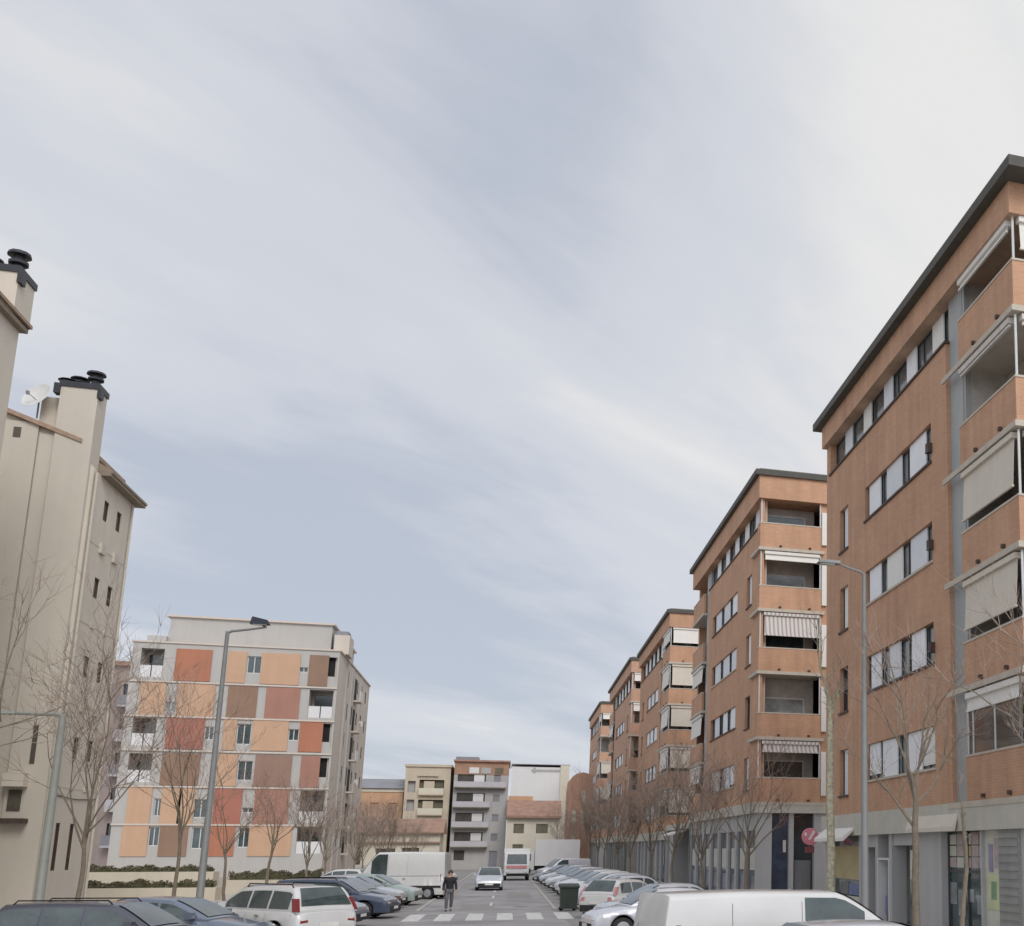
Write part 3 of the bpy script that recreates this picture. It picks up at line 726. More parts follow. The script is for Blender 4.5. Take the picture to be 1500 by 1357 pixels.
# street side
ES = Face('E', XR)
holes = []
for r in range(6):
    for (u0, u1, a, b) in ((5.5, 6.1, .7, 2.1), (8.2, 9.1, .6, 2.2), (11.5, 12.2, .9, 2.0), (14.3, 15.1, .5, 2.1), (17.2, 18, .8, 1.9)):
        holes.append((u0+(r % 2)*.5, u1+(r % 2)*.5, rows[r][0]+a, rows[r][0]+b))
g = MB(); wall_cells(g, ES, 0.31, 20, .9, 18.2, holes, .3); g.build('wall', M['owall_side'], OB)
for (u0, u1, a, b) in holes: window(ES, OB, u0, u1, a, b, .02, (), 1, fm=M['darkframe'], gm=M['glass'])
g = MB(); 
for u in (4.2, 7.3, 13.1): ES.box(g, u, u+.6, 0, .12, .9, 18)
g.build('pilaster', M['owall'], OB)
for r in range(6):
    z = rows[r][0]
    g = MB(); ES.box(g, 9.6, 11.3, .0, .55, z, z+.14); bl_ = g.build('balcony', M['lime'], OB)
    g = MB(); ES.box(g, 9.6, 11.3, .49, .55, z+.14, z+.95); g.build('railing', M['owall_side'] if r % 2 else M['f_white'], bl_)
    g = MB(); ES.box(g, 9.8, 11.1, .0, .02, z+.16, z+2.1); g.build('balcony_door', M['void'], OB)
    if r in (1, 3, 4):
        g = MB(); ES.box(g, 13.3, 13.9, .125, .42, z+.9, z+1.4); g.build('air_conditioner', M['f_white'], OB)
g = MB(); g.box(-14.3, XR+.35, 2.0, 4.4, 18.33, 19.9); tw_ = g.build('stair_tower', M['owall_side'], OB)
g = MB(); g.box(-14.2, XR+.2, 2.2, 3.6, 19.9, 20.25); g.build('tower_cap', M['f_slate'], tw_)

# mauve building between the two on the left
MB_ = thing('mauve_apartment_building', 'dull mauve apartment building glimpsed between the cream building and the panel building', 'apartment building', (-40, 116, 0))
SM = Face('S'); holes = []
for k in range(5):
    for a in (-3, 1.2, 5.2): holes.append((a, a+2.2, 3+3.2*k, 5+3.2*k))
g = MB(); wall_cells(g, SM, -10, 10, 0, 19.5, holes, .3); g.box(-10, 10, 1.2, 14, 0, 19.5); g.build('wall', M['f_mauve'], MB_)
g = MB(); g.box(-10.3, 10.3, -.4, 14.3, 19.5, 19.9); g.build('roof', M['tile_far'], MB_)
for h in holes:
    g = MB(); g.box(h[0]-.1, h[1]+.1, -.9, -.01, h[2]-.2, h[2]); b_ = g.build('balcony', M['f_lav'], MB_)
    g = MB(); g.box(h[0]-.1, h[1]+.1, -.9, -.82, h[2], h[2]+.9); g.build('railing', M['f_slate'] if int(h[2]) % 2 else M['f_lav'], b_)
    g = MB(); g.box(h[0], h[1], .3, .5, h[2], h[3]); g.build('pane', M['glass'], MB_)
hs_ = thing('grey_annex', 'small pale grey annex behind the left end of the panel building', 'annex', (-28.6, 118, 0))
g = MB(); g.box(-4.5, 0, 0, 10, 0, 17.2); g.build('wall', M['f_mauve'], hs_)
g = MB(); g.box(-4.7, .1, -.2, 10.2, 17.2, 17.5); g.build('roof', M['f_slate'], hs_)
for k in range(5):
    g = MB(); g.box(-3.5, -1.0, -.06, -.0, 2.2+3*k, 3.9+3*k); g.build('window', M['glass2'], hs_)

# ------------------------------------------------------------------ houses closing the street
def far_building(name, label, cat, loc): return thing(name, label, cat, loc, 0)
GB = far_building('grey_apartment_house', 'narrow grey house with a rust coloured top floor at the street end', 'apartment house', (-7.6, 165, 0))
FS = Face('S'); holes = []
lev = [2.9, 5.6, 8.4, 11.2]
for z in lev: holes.append((.5, 4.3, z+.9, z+2.2)); holes.append((5.4, 6.3, z+1.0, z+2.0))
holes += [(.6, 2.0, 1.2, 2.6), (5.3, 6.4, .1, 2.5)]
g = MB(); wall_cells(g, FS, 0, 7.4, 0, 13.2, holes, .3); g.box(0, 7.4, 1.1, 12, 0, 13.2); g.build('wall', M['f_grey'], GB)
g = MB(); g.box(0, 7.4, -.05, 12, 13.2, 15.0); g.build('attic_wall', M['f_brown'], GB)
g = MB(); g.box(-.15, 7.55, -.4, 12, 15.0, 15.25); g.box(0.1, 3.2, .2, 5, 15.25, 15.7, 1); g.build('roof', [M['tile_far'], M['f_slate']], GB)
for a, b, m_ in ((2.0, 3.3, 'f_white'), (5.5, 6.6, 'f_olive'), (3.6, 4.9, 'f_grey')):
    g = MB(); FS.box(g, a, b, .05, .11, 13.35, 14.2); g.build('window', M[m_], GB)
for i, z in enumerate(lev):
    x1 = 7.1 if i == 3 else 5.0
    g = MB(); FS.box(g, .1, x1, .0, .9, z+.0, z+.18); b_ = g.build('balcony', M['f_olive'], GB)
    g = MB(); FS.box(g, .1, x1, .82, .9, z+.18, z+.95); g.build('railing', M['f_lav'], b_)
for h in holes:
    g = MB(); g.box(h[0], h[1], .12, .3, h[2], h[3]); w_ = g.build('window', M['f_dark'] if h[0] < 5 else M['f_slate'], GB)
    if h[0] == .5:
        g = MB(); g.box(h[0]+2.2, h[1]-.2, .06, .12, h[2]+.1, h[3]-.1); g.build('blind', M['f_white'], w_)
BB = far_building('beige_apartment_house', 'beige flat roofed house with brown recessed balconies left of the grey house', 'apartment house', (-14.1, 166, 0))
holes = [(.4, 1.4, 8, 9.6), (1.9, 5.2, 7.6, 9.6), (.4, 1.4, 10.6, 12.2), (1.9, 5.2, 10.4, 12.4), (.4, 1.4, 5, 6.8), (1.9, 5.2, 4.8, 6.8)]
g = MB(); wall_cells(g, FS, 0, 6, 0, 14.2, holes, .3); g.box(0, 6, 1.3, 10, 0, 14.2); g.build('wall', M['f_beige'], BB)
g = MB(); g.box(-.15, 6.15, -.2, 10.2, 14.2, 14.55); g.box(1.6, 4.4, -.3, -.21, 12.9, 13.2); g.build('roof', M['f_beige'], BB)
for h in holes:
    w_ = MB(); w_.box(h[0], h[1], .5, .8, h[2], h[3]); w_ = w_.build('window', M['f_olive'] if h[0] > 1.5 else M['f_grey'], BB)
    if h[0] > 1.5:
        g = MB(); FS.box(g, h[0]+.6, h[0]+2.0, -.15, -.05, h[2]+.4, h[3]-.2); g.build('blind', M['f_beige'], w_)
        g = MB(); FS.box(g, h[0], h[1], .0, .5, h[2]-.2, h[2]); b_ = g.build('balcony', M['f_beige'], BB)
        g = MB(); FS.box(g, h[0], h[1], .42, .5, h[2], h[2]+.8); g.build('railing', M['f_cream'], b_)
OH = far_building('orange_house', 'long orange rendered house with a slate blue roof left of the beige house', 'house', (-27, 168, 0))
holes = [(a, a+1.1, z, z+1.6) for z in (4.0, 7.6) for a in (1, 3.6, 6.2, 8.4, 10.8)]
g = MB(); wall_cells(g, FS, 0, 12.6, 0, 11.2, holes, .3); g.box(0, 12.6, .4, 10, 0, 11.2); g.build('wall', M['f_orange'], OH)
g = MB(); g.poly_prism([(-.4, 11.2), (3, 12.7), (8, 12.7), (10.4, 11.2)], 'x', -.3, 12.8); g.build('roof', M['f_slate'], OH)
g = MB(); g.box(-.1, 12.7, -.12, 0-.001, 10.7, 11.15); g.build('cornice', M['f_cream'], OH)
for h in holes: g = MB(); g.box(h[0], h[1], .15, .3, h[2], h[3]); g.build('window', M['f_brown'], OH)
RH = far_building('long_white_house', 'long low white house with a brown tiled roof behind the white van', 'house', (-22.5, 150, 0))
holes = [(1, 3, .8, 2.9), (4.2, 5.2, .6, 3.0), (7, 9.2, 1.6, 2.8), (10.0, 12, 1.0, 2.9)]
g = MB(); wall_cells(g, FS, 0, 14.4, 0, 4.7, holes, .3); g.box(0, 14.4, .4, 8, 0, 4.7); g.build('wall', M['f_cream'], RH)
g = MB(); g.poly_prism([(-.6, 4.7), (-.6, 4.9), (4, 6.6), (8.6, 4.9), (8.6, 4.7)], 'x', -.4, 14.8); g.build('roof', M['tile_far'], RH)
g = MB(); FS.box(g, -.2, 14.6, .0, .35, 3.45, 3.65); g.build('ledge', M['tile_far'], RH)
for h in holes: g = MB(); g.box(h[0], h[1], .15, .3, h[2], h[3]); g.build('window', M['f_dark'], RH)
BRN = far_building('brown_roof_house', 'cream two storey house with a big brown tiled roof right of the grey house', 'house', (-.1, 160, 0))
holes = [(.9, 2.3, 4.9, 6.2), (3.9, 5.5, 4.9, 6.2), (.9, 2.3, 1.0, 3.4), (3.9, 5.5, 1.0, 3.4)]
g = MB(); wall_cells(g, FS, 0, 7.0, 0, 7.0, holes, .3); g.box(0, 7, .4, 9, 0, 7.0); g.build('wall', M['f_cream'], BRN)
g = MB(); g.poly_prism([(-.7, 7.0), (-.7, 7.3), (4, 9.6), (9.7, 7.0)], 'x', -.1, 7.3); g.build('roof', M['tile_far'], BRN)
for h in holes: g = MB(); g.box(h[0], h[1], .12, .3, h[2], h[3]); g.build('window', M['f_olive'], BRN)
g = MB(); g.box(-.0, 3.4, 4.2, 6.5, 7.3, 10.2); g.build('chimney_gable', M['f_orange'], BRN)
WT = far_building('white_tower_block', 'plain white block rising behind the brown tiled roof', 'apartment block', (.2, 195, 0))
g = MB(); g.box(0, 8.0, 0, 10, 0, 16.6); g.build('wall', M['f_white'], WT)
g = MB(); g.box(8.01, 9.5, -.3, 10, 0, 17.0); g.build('stair_shaft', M['f_cream'], WT)
g = MB(); g.box(3.2, 7.9, -.06, -.001, 15.8, 16.2); g.box(3.5, 3.9, -.1, -.061, 15.6, 16.5); g.build('cornice', M['f_grey'], WT)
g = MB(); g.box(-.1, 9.6, -.35, 10.1, 17.0, 17.1); g.build('roof', M['f_lav'], WT)
BH = far_building('brick_gable_house', 'narrow brick house with an arched top beside the farthest brick block', 'house', (8.6, 172, 0))
g = MB(); pts = [(0, 0), (4, 0), (4, 13.9)] + [(2+2*math.cos(a), 12.4+1.9*math.sin(a)) for a in [math.pi*q/8 for q in range(1, 8)]] + [(0, 11.5)]
g.poly_prism(pts, 'y', 0, 8); g.build('wall', M['brick_hazed'], BH)
for a, z in ((1.9, 9.6), (1.9, 6.6), (.6, 6.6), (.6, 3.4)): g = MB(); g.box(a, a+.6, -.08, -.001, z, z+1.9); g.build('window', M['f_cream'], BH)

# ------------------------------------------------------------------ ground
def sheet(name, x0, x1, y0, y1, z, m, n=1):
    mb = MB(); mb.add([(x0,y0,z),(x1,y0,z),(x1,y1,z),(x0,y1,z)], [(0,1,2,3)]); return mb.build(name, m, kind='structure')
sheet('ground', -2500, 2500, -2500, 2500, -.012, M['paving'])
sheet('road', -3.45, 2.3, -30, 149, 0, M['asphalt'])
sheet('cross_road', -60, 60, 149, 159, -.004, M['bay'])
sheet('parking_bay', -9.6, -3.45, -30, 149, -.002, M['bay'])
sheet('parking_bay', 2.3, 7.9, -30, 149, -.002, M['bay'])
def kerb_block(name, m, *b):
    mb = MB(); mb.box(*b); return mb.build(name, m, kind='structure')
kerb_block('pavement', M['paving'], 8.05, 13.5, -30, 149, -.2, .11)
kerb_block('kerb', M['kerb'], 7.9, 8.05, -30, 149, -.2, .125)
kerb_block('pavement', M['paving'], -15.99, -9.75, -30, 149, -.2, .11)
kerb_block('kerb', M['kerb'], -9.75, -9.6, -30, 149, -.2, .125)
kerb_block('kerb', M['kerb'], -3.62, -3.45, 52, 140, -.2, .03)
kerb_block('kerb', M['kerb'], 2.15, 2.3, 51, 140, -.2, .03)
kerb_block('terrace', M['paving'], -60, -9.9, 78, 140, -.3, .95)
for (x0, x1, y0, y1) in ((-1.9, -.4, 52.5, 58), (.2, 1.5, 63, 74), (-2.9, -1.2, 80, 96)):
    sheet('road_patch', x0, x1, y0, y1, .0035, M['bay'])
for i, (x, y) in enumerate(((.8, 54.5), (-1.6, 66.5))):
    mb = MB(); mb.lathe([(.02, .008), (.30, .008), (.33, .007)][::-1], (0, 0, 0), 20); o = mb._build('manhole_cover', M['pole_d'], label=('round dark manhole cover in the lane just past the crossing' if i == 0 else 'round dark manhole cover ahead of the silver moving car'), cat='manhole cover'); o.location = (x, y, 0)
mb = MB()
for q in range(6): mb.box(-3.6+q*1.13, -3.0+q*1.13, 44.6, 49.2, -.1, .004)
mb.build('crossing_stripes', M['paint'], kind='structure')
mb = MB()
for q in range(10): mb.box(-.62, -.5, 56+q*9, 59+q*9, -.1, .004)
for s_ in (-1, 1):
    for q in range(34):
        x0 = -3.45 if s_ < 0 else 2.3; y = 6+q*4.2
        if 43 < y < 50: continue
        dx = -5 if s_ < 0 else 5
        mb.add([(x0, y, .006), (x0, y+.12, .006), (x0+dx, y+2.6, .006), (x0+dx, y+2.48, .006)], [(0,1,2,3)])
mb.build('lane_markings', M['paint'], kind='structure')

# ------------------------------------------------------------------ planters and hedges on the left
def planter(label, loc, w, d, h, n):
    t = thing('planter', label, 'planter', loc, 0, 'raised planters in front of the panel building')
    mb = MB(); mb.box(-w/2, w/2, -d/2, -d/2+.2, 0, h); mb.box(-w/2, w/2, d/2-.2, d/2, 0, h); mb.box(-w/2, -w/2+.2, -d/2+.2, d/2-.2, 0, h); mb.box(w/2-.2, w/2, -d/2+.2, d/2-.2, 0, h)
    mb.build('wall', M['planter'], t); boxobj('soil', M['soil'], t, -w/2+.2, w/2-.2, -d/2+.2, d/2-.2, 0, h-.08)
    return t
def hedge(label, loc, w, d, h, seed, dens=900):
    mb = MB(); r = random.Random(seed)
    n = int(w*d*dens*.5)
    for i in range(n):
        x = r.uniform(-w/2, w/2); y = r.uniform(-d/2, d/2)
        top = .8*h*(.72+.28*math.sin(x*1.9+seed)*math.sin(x*4.3+1.3*seed)) + r.uniform(-.08, .08)
        z = top*(1-r.random()**2.2); s = r.uniform(.035, .085)
        a = Vector((r.gauss(0,1), r.gauss(0,1), r.gauss(0,1))).normalized(); b = a.orthogonal().normalized(); c = a.cross(b)
        p = Vector((x, y, z)); mb.add([p-b*s, p-c*s*.6, p+b*s, p+c*s*.6], [(0,1,2,3)], r.randrange(2))
    for q in range(14):
        xa = -w/2+.1+(w-.2)*q/14; xb = -w/2+.1+(w-.2)*(q+1)/14
        tp = .8*h*(.60+.22*math.sin((xa+xb)/2*1.9+seed)*math.sin((xa+xb)/2*4.3+1.3*seed))
        mb.box(xa, xb, -d/2+.08, d/2-.08, -.1, tp, 0)
    o = mb._build('hedge', [M['hedge'], M['soil']], label=label, cat='hedge', group='low clipped hedges in the planters'); o.location = loc
    return o
planter('long upper cream planter wall with hedge behind it, left below the panel building', (-20.2, 75, .1), 7.4, 1.4, 1.25, 1)
hedge('dark low hedge along the upper cream planter wall', (-20.2, 75, 1.25), 7.0, 1.0, .6, 1)
planter('lower cream planter with hedge in front of the longer one', (-17.2, 64, .1), 6.6, 1.3, .65, 2)
hedge('dark low hedge in the lower cream planter', (-17.2, 64, .68), 6.2, .95, .55, 2)
planter('cream planter with the widest dark green hedge, behind the left street lamp', (-12.9, 73, .1), 4.9, 1.5, .8, 3)
hedge('wide dark green hedge behind the left street lamp', (-12.9, 73, .82), 4.9, 1.2, .85, 3)

# ------------------------------------------------------------------ bare trees
def tree_mesh(seed, H, spread, tr, fork, dens, nlimb=6, upright=.75, minr=.0065):
    r = random.Random(seed); limbs = MB(); tw = MB()
    def branch(p, d, L, rad, lev):
        n = 4 if lev < 2 else 3
        pts = [p]; rs = [rad]; q = p.copy(); dd = d.copy()
        for i in range(n):
            dd = (dd + Vector((r.gauss(0,.16), r.gauss(0,.16), r.gauss(.05,.1)))).normalized()
            q = q + dd*(L/n); pts.append(q.copy()); rs.append(rad*(1-.72*(i+1)/n))
        (limbs if lev < 2 else tw).tube(pts, rs, 6 if lev == 0 else (5 if lev == 1 else 3), cap=lev < 2)
        if lev >= 3: return
        kids = {0: dens, 1: dens+1, 2: dens}[lev]
        for k in range(kids):
            t = r.uniform(.25, 1.0) if k else 1.0
            i = min(n-1, int(t*n)); f = t*n-i
            bp = pts[i].lerp(pts[i+1], min(1, f))
            ang = r.uniform(.35, .85); ax = dd.orthogonal().normalized(); ax = Matrix.Rotation(r.uniform(0, 6.28), 3, dd) @ ax
            nd = (Matrix.Rotation(ang, 3, ax) @ dd); nd.z += .18*(1 if upright > .6 else .3); nd.normalize()
            branch(bp, nd, L*r.uniform(.42, .68), max(minr, rad*.42), lev+1)
    # trunk
    pts = []; rs = []; x = y = 0
    for i in range(7):
        t = i/6; pts.append(Vector((x, y, H*fork*t))); rs.append(tr*(1.25 if i == 0 else 1-.35*t)); x += r.gauss(0, .035); y += r.gauss(0, .035)
    limbs.tube(pts, rs, 9)
    top = pts[-1]
    for k in range(nlimb):
        a = 2*math.pi*(k+r.uniform(-.3, .3))/nlimb; el = r.uniform(upright-.2, upright+.25)
        d = Vector((math.cos(a)*math.cos(el*1.57), math.sin(a)*math.cos(el*1.57), math.sin(el*1.57)))
        branch(pts[-1-(k % 3 == 2)], d, H*(1-fork)*r.uniform(.7, 1.0)*(spread), rs[-1]*.6, 0)
    branch(top, Vector((0,0,1)), H*(1-fork)*.85, rs[-1]*.7, 0)
    return limbs, tw
TG = 'bare street trees'
def tree(label, loc, seed, H, spread=.85, tr=.13, fork=.4, dens=4, nlimb=6, bark='bark', twig='twig', rz=0, upright=.7, group=None, minr=.0055):
    t = thing('bare_tree', label, 'tree', loc, rz, group)
    l, w = tree_mesh(seed, H, spread, tr, fork, dens, nlimb, upright, minr)
    l.build('trunk', M[bark], t); w.build('crown', M[twig], t)
    return t
tree('bare tree with branches reaching in from the left edge before the cream building', (-14.6, 28.6, .1), 11, 8.0, .85, .15, .32, 5, 10, upright=.64, minr=.0075)
tree('bare tree against the right corner of the cream building', (-13.1, 42, .1), 12, 8.4, .8, .085, .35, 5, 7, minr=.0075)
tree('reddish bare tree in front of the panel building, left of the left street lamp', (-11.0, 44.4, .1), 13, 7.2, .8, .075, .42, 4, 6, twig='twig_red')
tree('small bare tree just right of the left street lamp', (-11.0, 51.5, .1), 14, 5.6, .75, .07, .42, 4, 5, twig='twig_red')
tree('small round bare tree standing at the right end of the widest hedge', (-12.1, 66, .1), 15, 5.4, .85, .09, .5, 4, 6, twig='twig_red')
tree('slim bare tree on the right pavement in front of the grey shop panel', (9.5, 25.3, .1), 21, 7.0, .8, .11, .52, 4, 5)
tree('bare tree at the right edge, branches crossing the lowest loggia', (11.6, 19.2, .1), 22, 7.4, .8, .13, .42, 5, 7, upright=.7)
tree('slender pale mottled plane tree at the far corner of the nearest brick block', (9.6, 33.3, .1), 23, 9.2, .35, .15, .72, 3, 5, bark='bark_pale', upright=.8)
tree('bare tree in front of the lower balconies of the second brick block', (9.6, 45.5, .1), 44, 6.2, .75, .11, .42, 4, 6, twig='twig_red')
tree('thin young tree by the shop posters at the bottom right', (9.4, 22.1, .1), 25, 3.9, .25, .06, .8, 2, 3)
# farther trees: four crowns repeated
protos = []
for i, (s_, H) in enumerate(((31, 6.0), (32, 6.6), (33, 6.2), (34, 6.8))):
    protos.append((s_, H))
far_spots = [(9.6, 56), (9.5, 66), (9.7, 78), (9.5, 90), (9.6, 101), (9.4, 112), (9.6, 124), (9.5, 136), (9.0, 145), (6.8, 149.5),
             (-10.8, 70), (-11.2, 79), (-10.6, 88), (-11.0, 97), (-10.7, 107), (-11.1, 118), (-10.5, 129), (-13.0, 140), (-16.5, 143), (-19.5, 141), (-22.5, 144), (-10.2, 142)]
first = {}
for i, (x, y) in enumerate(far_spots):
    k = i % 4; right = x > 0
    lab = 'bare tree in the distant brown row along the ' + ('right pavement' if right else 'left pavement')
    grp = 'distant bare trees along the ' + ('right' if right else 'left') + ' pavement'
    if k not in first:
        t = tree(lab, (x, y, .1), protos[k][0], protos[k][1], .9, .10, .36, 4, 8, twig='twig', group=grp, minr=.011); first[k] = t
    else:
        t = copy_tree(first[k]); t['label'] = lab; t['group'] = grp; t.location = (x, y, .1)
    t.rotation_euler = (0, 0, rng.uniform(0, 6.28)); s_ = rng.uniform(.85, 1.12)
    f_ = 1.12 if right else (.85 if y < 135 else .68)
    t.scale = (s_*f_, s_*f_, s_*f_*rng.uniform(.92, 1.08))

# ------------------------------------------------------------------ street lamps, bin
def lamp(label, loc, H, r0, r1, m, arm, head_on_top, group=None):
    t = thing('street_lamp', label, 'street lamp', loc)
    mb = MB(); mb.tube([(0,0,0), (0,0,.9), (0,0,.95), (0,0,H)], [r0*1.25, r0*1.2, r0, r1], 12); mb.build('pole', m, t)
    dx, dz = arm
    mb = MB(); mb.tube([(0,0,H-.06), (dx*.1, 0, H+.02), (dx*.55, 0, H+dz*.5), (dx, 0, H+dz)], [r1*.8, r1*.75, r1*.65, r1*.6], 8); mb.build('arm', m, t)
    mb = MB()
    s = 1 if dx > 0 else -1
    if head_on_top:
        vs = [(-.30,-.13,.02),(.30,-.13,.02),(.30,.13,.02),(-.30,.13,.02),(-.24,-.1,.27),(.22,-.1,.17),(.22,.1,.17),(-.24,.1,.27)]
        vs = [(dx-.2+x, y, H+dz+.06+z) for x, y, z in vs]
        mb.add(vs, [(0,3,2,1),(4,5,6,7),(0,1,5,4),(1,2,6,5),(2,3,7,6),(3,0,4,7)])
        mb.tube([(dx-.05, 0, H+dz-.02), (dx-.12, 0, H+dz+.1)], .04, 6)
    else:
        vs = [(-.1,-.1,-.04),(.5,-.14,-.05),(.5,.14,-.05),(-.1,.1,-.04),(-.1,-.07,.05),(.42,-.08,.04),(.42,.08,.04),(-.1,.07,.05)]
        vs = [(dx+s*x, y, H+dz+z) for x, y, z in vs]
        mb.add(vs, [(0,3,2,1),(4,5,6,7),(0,1,5,4),(1,2,6,5),(2,3,7,6),(3,0,4,7)])
    h = mb.build('lamp_head', M['lamphead'] if head_on_top else m, t)
    mb = MB()
    if head_on_top: mb.box(dx-.42, dx, -.1, .1, H+dz+.055, H+dz+.078)
    else: mb.box(dx+s*.05, dx+s*.42, -.08, .08, H+dz-.075, H+dz-.052)
    mb.build('lens', M['lamplens'], h)
    return t
lamp('tall grey street lamp with a dark head in front of the panel building', (-9.25, 40.2, .11), 9.65, .115, .06, M['pole'], (1.15, .22), True)
lamp('tall grey street lamp on the right pavement in front of the nearest brick block', (8.3, 25.6, .11), 9.4, .10, .05, M['pole'], (-.75, .22), False)
lamp('shorter grey green street lamp in front of the cream building at the left edge', (-12.0, 35.4, .11), 6.2, .12, .09, M['pole_l'], (-1.2, .02), False)

bn = thing('waste_container', 'dark green waste container at the right kerb by the crossing', 'waste container', (2.72, 50.3, 0), R(4))
mb = MB(); vs = []
for (w, d, z) in ((.33, .30, .1), (.37, .34, .95), (.39, .36, 1.0)): vs += [(-w,-d,z), (w,-d,z), (w,d,z), (-w,d,z)]
mb.add(vs, [(3,2,1,0)] + [(i*4+a, i*4+(a+1) % 4, i*4+4+(a+1) % 4, i*4+4+a) for i in range(2) for a in range(4)] + [(8,9,10,11)]); mb.build('body', M['bin'], bn)
mb = MB(); mb.poly_prism([(-.40, 1.0), (.38, 1.0), (.38, 1.08), (.15, 1.17), (-.40, 1.06)], 'x', -.41, .41); mb.build('lid', M['bin'], bn)
for sx in (-.28, .28): mb = MB(); mb.lathe([(.02,-.03),(.1,-.03),(.1,.03),(.02,.03)], (sx, .25, .1), 12, axis='y'); mb.build('wheel', M['rubber'], bn)
mb = MB(); mb.tube([(-.3,.36,1.0),(-.3,.44,1.03),(.3,.44,1.03),(.3,.36,1.0)], .02, 6); mb.build('handle', M['bin'], bn)

# ------------------------------------------------------------------ vehicles
def interp(pts, x):
    if x <= pts[0][0]: return pts[0][1]
    for (a, za), (b, zb) in zip(pts, pts[1:]):
        if x <= b:
            t = (x-a)/(b-a) if b > a else 0
            return za+(zb-za)*t
    return pts[-1][1]
KINDS = dict(
  hatch=dict(L=4.1, W=1.76, deck=[(0,.62),(.06,.86),(.22,.93),(2.6,.95),(3.25,.92),(3.85,.78),(4.02,.66),(4.1,.5)], cab=(.10,.62,2.05,3.1), zb=.93, zr=1.47, win=[(.55,1.28),(1.36,2.1),(2.16,2.75)], wheels=(.72,3.28)),
  wagon=dict(L=4.6, W=1.8, deck=[(0,.62),(.05,.88),(.2,.95),(3.0,.96),(3.6,.92),(4.3,.8),(4.5,.68),(4.6,.5)], cab=(.08,.48,2.55,3.45), zb=.95, zr=1.5, win=[(.42,1.22),(1.3,2.05),(2.13,3.05)], wheels=(.85,3.65), rails=True),
  sedan=dict(L=4.5, W=1.78, deck=[(0,.62),(.06,.9),(.25,.98),(.75,1.0),(1.0,.95),(3.0,.95),(3.5,.92),(4.2,.8),(4.4,.68),(4.5,.5)], cab=(.55,1.25,2.4,3.4), zb=.95, zr=1.45, win=[(.98,1.42),(1.5,2.15),(2.22,2.98)], wheels=(.85,3.6)),
  van=dict(L=4.7, W=1.85, deck=[(0,.7),(.04,1.0),(.1,1.12),(3.2,1.12),(3.75,1.08),(4.4,.92),(4.6,.75),(4.7,.5)], cab=(.03,.12,2.75,3.75), zb=1.1, zr=1.86, win=[(2.2,3.2)], wheels=(.85,3.8)),
  bigvan=dict(L=5.6, W=2.05, deck=[(0,.7),(.04,1.0),(.1,1.25),(4.3,1.25),(4.85,1.2),(5.35,1.0),(5.5,.8),(5.6,.5)], cab=(.03,.1,3.9,4.85), zb=1.22, zr=2.5, win=[(3.35,4.25)], wheels=(.95,4.6)),
)
